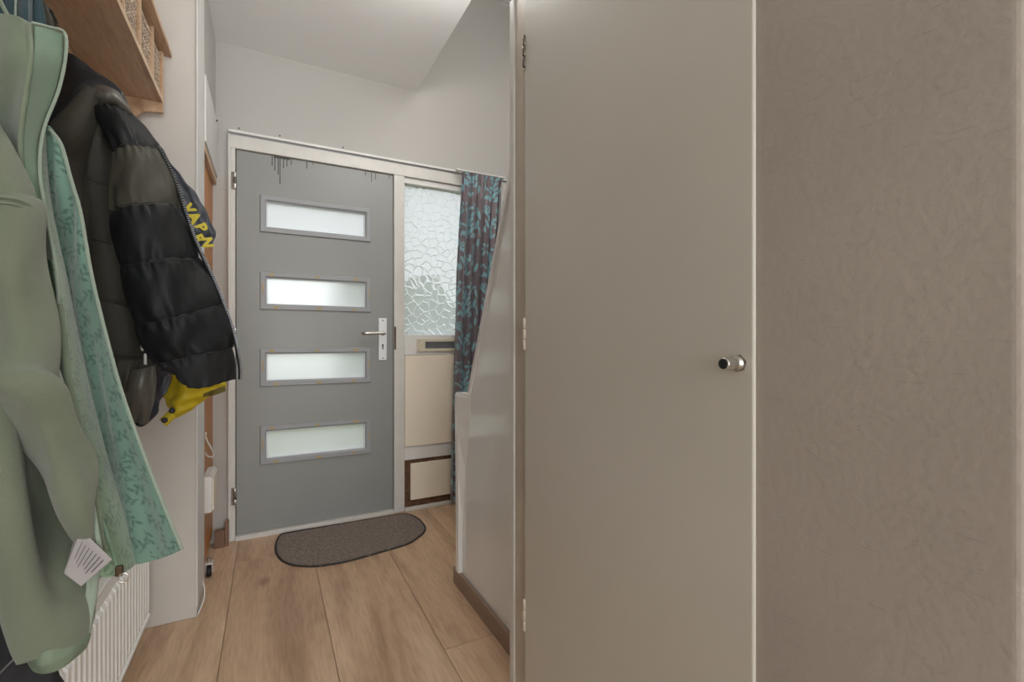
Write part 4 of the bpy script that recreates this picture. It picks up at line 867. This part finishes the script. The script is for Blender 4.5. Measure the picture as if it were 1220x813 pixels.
cord('hanging_loop', [(10, 20, 1.04), (0, 0, 1.06), (-8, -30, 1.08), (-4, -70, 1.09)], 0.003, M['fleece_d'], gj, 20)

# --- puffer jacket
pj_ = thing('puffer_jacket', 'black and olive puffer jacket hanging open with zip edge toward the door', 'jacket', (-0.40, 1.5, 1.2))
def rows_mat(t): return 1 if 1.0 <= t < 2.0 else (2 if t >= 5.0 else 0)
def quilt(s, t):
    f = t - np.floor(t); q = np.sin(PI * np.clip(f, 0, 1)) ** 0.45
    return np.where(t < 5, 0.010 * np.clip(np.sin(PI * f), 0, 1) ** 0.22, 0.004) - 0.010 + 0.0022 * np.sin(s * 24 + 3 * np.sin(t * 1.3)) * np.exp(-((f - 0.05) / 0.16) ** 2) + 0.0026 * np.sin(s * 16 + 2 * np.sin(t * 2.1)) * np.exp(-((f - 0.9) / 0.25) ** 2) + 0.004 * np.sin(s * 5 + t * 4.3) * np.sin(t * 2.2 + s)
cloth('front_panel', [[(104, 124, 1.45), (122, 124, 1.43), (140, 126, 1.45), (154, 132, 1.50)], [(130, 182, 1.42), (150, 173, 1.40), (170, 173, 1.43), (191, 180, 1.50)], [(129, 253, 1.41), (155, 245, 1.38), (186, 242, 1.40), (219, 249, 1.50)], [(140, 318, 1.41), (172, 313, 1.37), (205, 308, 1.39), (241, 307, 1.50)], [(160, 388, 1.41), (193, 382, 1.37), (228, 373, 1.39), (265, 362, 1.50)], [(184, 434, 1.42), (212, 429, 1.39), (244, 421, 1.41), (281, 414, 1.50)], [(207, 449, 1.42), (224, 463, 1.41), (254, 459, 1.43), (285, 452, 1.51)]],
      None, pj_, 70, 200, 0.006, 0.03, disp=quilt, mats=[M['nylon'], M['olive'], M['hemblack']], lumps=0.007, seed=2)
rows_mat = None
stitches('stitch_line', (1, 2, 3, 4, 5), M['rubber'], pj_)
zpts = [(150, 130, 1.495), (172, 155, 1.495), (190, 178, 1.495), (207, 212, 1.492), (219.5, 249, 1.49), (230, 280, 1.49), (242, 307, 1.49), (255, 335, 1.49), (266, 362, 1.49), (276, 390, 1.49), (282, 414, 1.49), (286, 438, 1.495), (286, 452, 1.50)]
cord('zipper_tape', zpts, 0.0052, M['hemblack'], pj_, 80)
zipper('zipper_teeth', [(u + 1.6, v, y - 0.004) for u, v, y in zpts], M['zip'], pj_, 150)
def quilt2(s, t):
    f = t - np.floor(t); return 0.009 * np.clip(np.sin(PI * f), 0, 1) ** 0.22 - 0.009 + 0.006 * np.sin(s * 4 + t * 2.2)
cloth('lining', [[(70, 108, 1.53), (95, 104, 1.53), (116, 112, 1.53)], [(70, 165, 1.54), (104, 163, 1.52), (132, 160, 1.53)], [(74, 205, 1.54), (108, 214, 1.51), (142, 226, 1.53)], [(84, 276, 1.54), (116, 286, 1.51), (150, 296, 1.53)], [(98, 358, 1.53), (132, 360, 1.51), (170, 370, 1.52)], [(112, 424, 1.53), (145, 426, 1.51), (184, 428, 1.52)], [(122, 448, 1.53), (152, 450, 1.51), (190, 440, 1.52)]], M['olive2'], pj_, 40, 160, 0.008, 0.03, disp=quilt2, lumps=0.007, seed=4)
stitches('stitch_line', (2, 3, 4, 5), M['rubber'], pj_)
cloth('sleeve', [[(105, 110, 1.48), (110, 110, 1.46), (114, 117, 1.48)], [(86, 126, 1.48), (98, 130, 1.44), (110, 140, 1.48)], [(64, 147, 1.48), (84, 157, 1.43), (106, 166, 1.48)], [(54, 178, 1.50), (78, 190, 1.46), (104, 200, 1.50)], [(60, 235, 1.51), (84, 240, 1.48), (104, 240, 1.51)], [(70, 300, 1.52), (90, 300, 1.49), (108, 300, 1.52)]], M['olive2'], pj_, 30, 80, 0.02, 0.03, lumps=0.006, seed=11)
cloth('hood', [[(66, 68, 1.58), (84, 70, 1.57), (112, 92, 1.57), (148, 118, 1.56)], [(60, 100, 1.55), (84, 92, 1.52), (112, 104, 1.53), (152, 130, 1.54)], [(50, 140, 1.50), (74, 128, 1.46), (96, 116, 1.47), (114, 112, 1.50)], [(48, 168, 1.50), (66, 155, 1.47), (86, 138, 1.47), (106, 120, 1.50)]], M['nylon'], pj_, 40, 50, 0.015, 0.03, lumps=0.005, seed=6)
cloth('collar_roll', [[(110, 108, 1.47), (122, 103, 1.46), (138, 110, 1.47), (153, 128, 1.49)], [(112, 116, 1.45), (124, 112, 1.44), (139, 119, 1.45), (155, 134, 1.48)], [(112, 124, 1.47), (126, 122, 1.46), (141, 128, 1.47), (156, 140, 1.49)]], M['cuff'], pj_, 36, 24, 0.006, 0.02, lumps=0.005, seed=7)
cloth('cuff', [[(146, 444, 1.50), (166, 441, 1.47), (184, 436, 1.50)], [(148, 464, 1.50), (168, 461, 1.46), (184, 455, 1.50)], [(154, 486, 1.50), (170, 483, 1.47), (181, 475, 1.50)], [(161, 502, 1.51), (168, 501, 1.50), (174, 492, 1.51)]], M['cuff'], pj_, 30, 50, 0.012, 0.03, lumps=0.006, seed=9, label='grey olive satin sleeve end')
cloth('pocket_flap', [[(132, 428, 1.48), (148, 430, 1.47), (165, 430, 1.48)], [(136, 445, 1.475), (148, 447, 1.46), (160, 446, 1.475)], [(140, 466, 1.48), (146, 466, 1.475), (150, 462, 1.48)]], M['olive'], pj_, 20, 30, 0.005, 0.015, lumps=0.003, seed=10)
cord('inner_zipper', [(154, 352, 1.455), (160, 378, 1.45), (167, 400, 1.445), (172, 414, 1.44)], 0.003, M['zip'], pj_, 30)
bm = bmesh.new(); p = P(172, 414, Y=1.42); box(bm, p - Vector((0.008, 0.003, 0.010)), p + Vector((0.008, 0.003, 0.010)), 0.003); p2 = P(173, 428, Y=1.42); box(bm, p2 - Vector((0.003, 0.002, 0.014)), p2 + Vector((0.003, 0.002, 0.014)), 0.001)
obj('zipper_pull', bm, M['steel'], pj_)
cloth('back_body', [[(66, 74, 1.62), (100, 90, 1.60), (146, 122, 1.60)], [(66, 200, 1.64), (120, 200, 1.60), (180, 200, 1.60)], [(80, 330, 1.64), (140, 330, 1.60), (205, 330, 1.60)], [(110, 440, 1.64), (150, 440, 1.61), (200, 435, 1.60)]], M['nylon'], pj_, 30, 60, 0.01, 0.04, lumps=0.004, seed=12)

# --- black coat behind, seen above the puffer's shoulder
bc = thing('black_jacket', 'plain black jacket showing above the puffer shoulder below the shelf', 'jacket', (-0.40, 1.66, 1.5))
cloth('shoulder', [[(76, 64, 1.66), (84, 68, 1.65), (92, 74, 1.66)], [(80, 84, 1.67), (104, 90, 1.65), (126, 93, 1.66)], [(90, 108, 1.67), (118, 110, 1.65), (146, 110, 1.66)], [(100, 140, 1.68), (130, 135, 1.66), (155, 132, 1.67)]], M['navy'], bc, 30, 40, 0.008, 0.03, lumps=0.003, seed=14)
cloth('body', [[(100, 138, 1.69), (128, 135, 1.68), (152, 136, 1.69)], [(110, 250, 1.70), (140, 250, 1.68), (190, 250, 1.69)], [(125, 400, 1.70), (155, 400, 1.68), (195, 400, 1.69)]], M['navy'], bc, 24, 40, 0.01, 0.04, lumps=0.004, seed=15)
cord('hanging_loop', [(146, 111, 1.655), (145, 117, 1.65), (147, 122, 1.655)], 0.0015, M['frayed'], bc, 10)

# --- black coat with yellow letters
lt = thing('lettered_jacket', 'black quilted jacket with large yellow letters peeping past the puffer zip', 'jacket', (-0.35, 1.8, 1.3))
cloth('front_panel', [[(160, 160, 1.84), (175, 165, 1.80), (190, 176, 1.80)], [(175, 205, 1.82), (192, 206, 1.78), (212, 206, 1.79)], [(185, 232, 1.82), (205, 232, 1.78), (232, 228, 1.79)], [(195, 258, 1.82), (220, 256, 1.77), (246, 254, 1.79)], [(205, 282, 1.82), (230, 280, 1.77), (257, 281, 1.79)], [(212, 297, 1.82), (234, 294, 1.78), (250, 292, 1.79)]], M['bluegrey'], lt, 40, 80, 0.012, 0.03, disp=lambda s, t: 0.005 * np.sin(s * 14 + t * 2) * (s > 0) + 0.005 * np.sin(t * 7), lumps=0.004, seed=17)
cloth('body', [[(165, 175, 1.86), (180, 180, 1.85), (192, 188, 1.86)], [(185, 250, 1.86), (205, 250, 1.85), (225, 250, 1.86)], [(190, 400, 1.86), (205, 400, 1.85), (222, 400, 1.86)]], M['navy'], lt, 20, 40, 0.01, 0.03, seed=18)
def letter(ch, u, v, y, size, rot, parent):
    c = bpy.data.curves.new('letter', 'FONT'); c.body = ch; c.size = size; c.extrude = 0.0008; c.align_x = 'CENTER'; c.align_y = 'CENTER'; c.offset = 0.0022
    tmp = bpy.data.objects.new('tmp', c); C.objects.link(tmp)
    dg = bpy.context.evaluated_depsgraph_get(); me = bpy.data.meshes.new_from_object(tmp.evaluated_get(dg)); bpy.data.objects.remove(tmp)
    p = P(u, v, Y=y); d = (Vector((0, 0, H)) - p); d.z = 0
    q = d.to_track_quat('Z', 'Y').to_matrix().to_4x4()
    up = Matrix.Rotation(rot, 4, 'Z')
    me.transform(Matrix.Translation(p) @ q @ up)
    o = link_mesh('letter', me, M['letters'], parent); return o
for ch, u, v, s_, rt in (('V', 224.5, 249, 0.04, -0.95), ('A', 230.5, 259.5, 0.046, -0.95), ('B', 239, 272, 0.046, -1.05), ('E', 235.5, 284, 0.04, -1.1), ('N', 246.5, 289, 0.040, -1.35)):
    letter(ch, u, v, 1.745, s_, rt, lt)

# --- yellow jacket
yj = thing('yellow_jacket', 'bright yellow rain jacket sticking out under the black puffer hem', 'jacket', (-0.35, 1.72, 1.0))
cloth('sleeve', [[(196, 425, 1.790), (215, 425, 1.770), (250, 430, 1.790)], [(200, 445, 1.790), (222, 452, 1.750), (268, 455, 1.790)], [(197, 462, 1.790), (225, 464, 1.740), (268, 462, 1.790)], [(196, 476, 1.790), (220, 476, 1.740), (248, 471, 1.790)], [(204, 488, 1.790), (216, 485, 1.750), (234, 480, 1.790)], [(206, 496, 1.790), (214, 492, 1.770), (224, 488, 1.790)]], M['yellow'], yj, 44, 60, 0.014, 0.03, lumps=0.011, seed=21, disp=lambda s, t: 0.006 * np.sin(s * 7 + t * 3.1) * np.sin(t * 2.3 - s * 3))
cloth('sleeve_opening', [[(240, 470, 1.755), (254, 465, 1.750), (268, 460, 1.760)], [(242, 473, 1.755), (256, 471, 1.750), (269, 466, 1.760)]], M['mustard'], yj, 20, 12, 0.004, 0.01, lumps=0.003, seed=22, label='dark mustard lining at the sleeve opening')
cloth('cuff_strap', [[(203, 487, 1.750), (207, 490, 1.745), (211, 494, 1.750)], [(196, 494, 1.750), (201, 498, 1.745), (206, 501, 1.750)], [(190, 500, 1.750), (194, 504, 1.745), (198, 508.5, 1.750)]], M['yellow'], yj, 14, 20, 0.003, 0.008)
for u, v in ((205, 489.5), (196, 501)):
    bm = bmesh.new(); p = P(u, v, Y=1.733); d = (Vector((0, 0, H)) - p).normalized(); lathe_axis(bm, p, d, [(-0.006, 0.0085), (0.002, 0.0085), (0.0035, 0.006), (0.0036, 0.002)], 16); obj('snap_button', bm, M['rubber'], yj, True)
cloth('body', [[(190, 380, 1.820), (205, 380, 1.810), (222, 380, 1.820)], [(192, 420, 1.820), (210, 420, 1.810), (232, 420, 1.820)], [(198, 446, 1.820), (212, 448, 1.810), (225, 450, 1.820)]], M['yellow'], yj, 20, 30, 0.008, 0.03, seed=23)

# --- plum and navy garments between puffer and yellow jacket
nj = thing('plum_cardigan', 'dull plum and blue-grey cardigan between puffer cuff and yellow jacket', 'cardigan', (-0.38, 1.66, 1.0))
cloth('body', [[(168, 400, 1.715), (186, 400, 1.695), (206, 405, 1.705)], [(172, 430, 1.715), (188, 436, 1.685), (205, 437, 1.705)], [(172, 456, 1.715), (188, 455, 1.685), (204, 452, 1.705)], [(172, 478, 1.715), (182, 474, 1.690), (197, 467, 1.705)], [(176, 488, 1.715), (183, 482, 1.695), (188, 477, 1.705)]], M['plum'], nj, 30, 60, 0.01, 0.03, lumps=0.006, seed=31)
cloth('pocket_edge', [[(190, 452, 1.685), (198, 448, 1.680), (204, 447, 1.685)], [(190, 466, 1.685), (196, 462, 1.680), (201, 459, 1.685)], [(189, 474, 1.685), (193, 471, 1.680), (197, 467, 1.685)]], M['bluegrey'], nj, 16, 24, 0.004, 0.01, lumps=0.003, seed=32, label='blue-grey panel')
nv2 = thing('navy_sweater', 'navy sleeve end hanging lowest beside the olive cuff', 'sweater', (-0.40, 1.62, 0.95))
cloth('sleeve', [[(160, 440, 1.62), (172, 440, 1.60), (182, 440, 1.62)], [(164, 470, 1.62), (176, 470, 1.59), (184, 472, 1.62)], [(166, 488, 1.62), (178, 484, 1.59), (187, 484, 1.62)], [(164, 500, 1.62), (174, 497, 1.595), (187, 490, 1.62)], [(163, 505, 1.62), (168, 504, 1.61), (176, 499, 1.62)]], M['navy'], nv2, 26, 50, 0.012, 0.03, lumps=0.004, seed=33)

# --- teal scarf and dark cap of cloth at the top left
sf = thing('teal_scarf', 'dark teal scarf bunched on the rack above the green jacket collar', 'scarf', (-0.40, 1.15, 1.75))
cloth('cloth', [[(2, -60, 1.16), (11, -62, 1.14), (24, -60, 1.13), (42, -60, 1.16)], [(2, -20, 1.16), (11, -20, 1.14), (24, -20, 1.13), (44, -20, 1.16)], [(2, 20, 1.16), (11, 18, 1.14), (24, 15, 1.13), (47, 12, 1.16)], [(2, 50, 1.16), (8, 45, 1.15), (24, 42, 1.14), (50, 40, 1.17)]], M['teal'], sf, 60, 40, 0.0, 0.02, disp=lambda s, t: 0.010 * np.sin(s * 13 + 0.6 * t) + 0.004 * np.sin(s * 29 + t))
cord('pale_fold', [(20, -40, 1.115), (19, -10, 1.115), (18.5, 12, 1.115), (18, 30, 1.12)], 0.0016, M['frayed'], sf, 20)
ps_ = thing('purple_scarf', 'dusky purple scarf edge at the very top left corner', 'scarf', (-0.43, 1.1, 1.75))
cloth('cloth', [[(-40, -50, 1.180), (-18, -50, 1.160), (-2, -50, 1.170)], [(-40, -10, 1.180), (-15, -10, 1.150), (2, -10, 1.170)], [(-40, 30, 1.180), (-12, 30, 1.150), (8, 25, 1.170)]], M['plum'], ps_, 24, 30, 0.006, 0.02, lumps=0.003, seed=41)
dk = thing('dark_cloth', 'small dark olive bit of cloth between the teal scarf and the shelf', 'cloth', (-0.44, 1.35, 1.75))
cloth('fold', [[(36, -4, 1.34), (46, 4, 1.32), (54, 10, 1.33)], [(38, 16, 1.34), (50, 18, 1.31), (61, 22, 1.33)], [(40, 36, 1.34), (52, 38, 1.32), (63, 38, 1.34)]], M['olive'], dk, 20, 24, 0.01, 0.04, lumps=0.003, seed=42)

# --- charcoal coat at the bottom left
cc = thing('charcoal_coat', 'long charcoal coat hanging behind the green jacket hem at bottom left', 'coat', (-0.42, 1.06, 0.5))
cloth('body', [[(-66, 180, 1.20), (-35, 185, 1.20), (-8, 190, 1.20)], [(-66, 380, 1.19), (-30, 385, 1.19), (2, 390, 1.20)], [(-60, 560, 1.21), (-20, 570, 1.20), (10, 580, 1.21)], [(-60, 650, 1.18), (-15, 655, 1.18), (30, 660, 1.19)], [(-60, 735, 1.12), (-5, 740, 1.11), (50, 740, 1.12)], [(-60, 800, 1.07), (5, 800, 1.05), (70, 800, 1.06)], [(-60, 840, 1.07), (8, 842, 1.05), (80, 838, 1.06)]], M['charcoal'], cc, 40, 70, 0.015, 0.04, lumps=0.006, seed=51)
cord('zipper', [(-12, 815, 1.03), (4, 798, 1.03), (18, 784, 1.032), (32, 768, 1.04)], 0.0022, M['zip'], cc, 30)
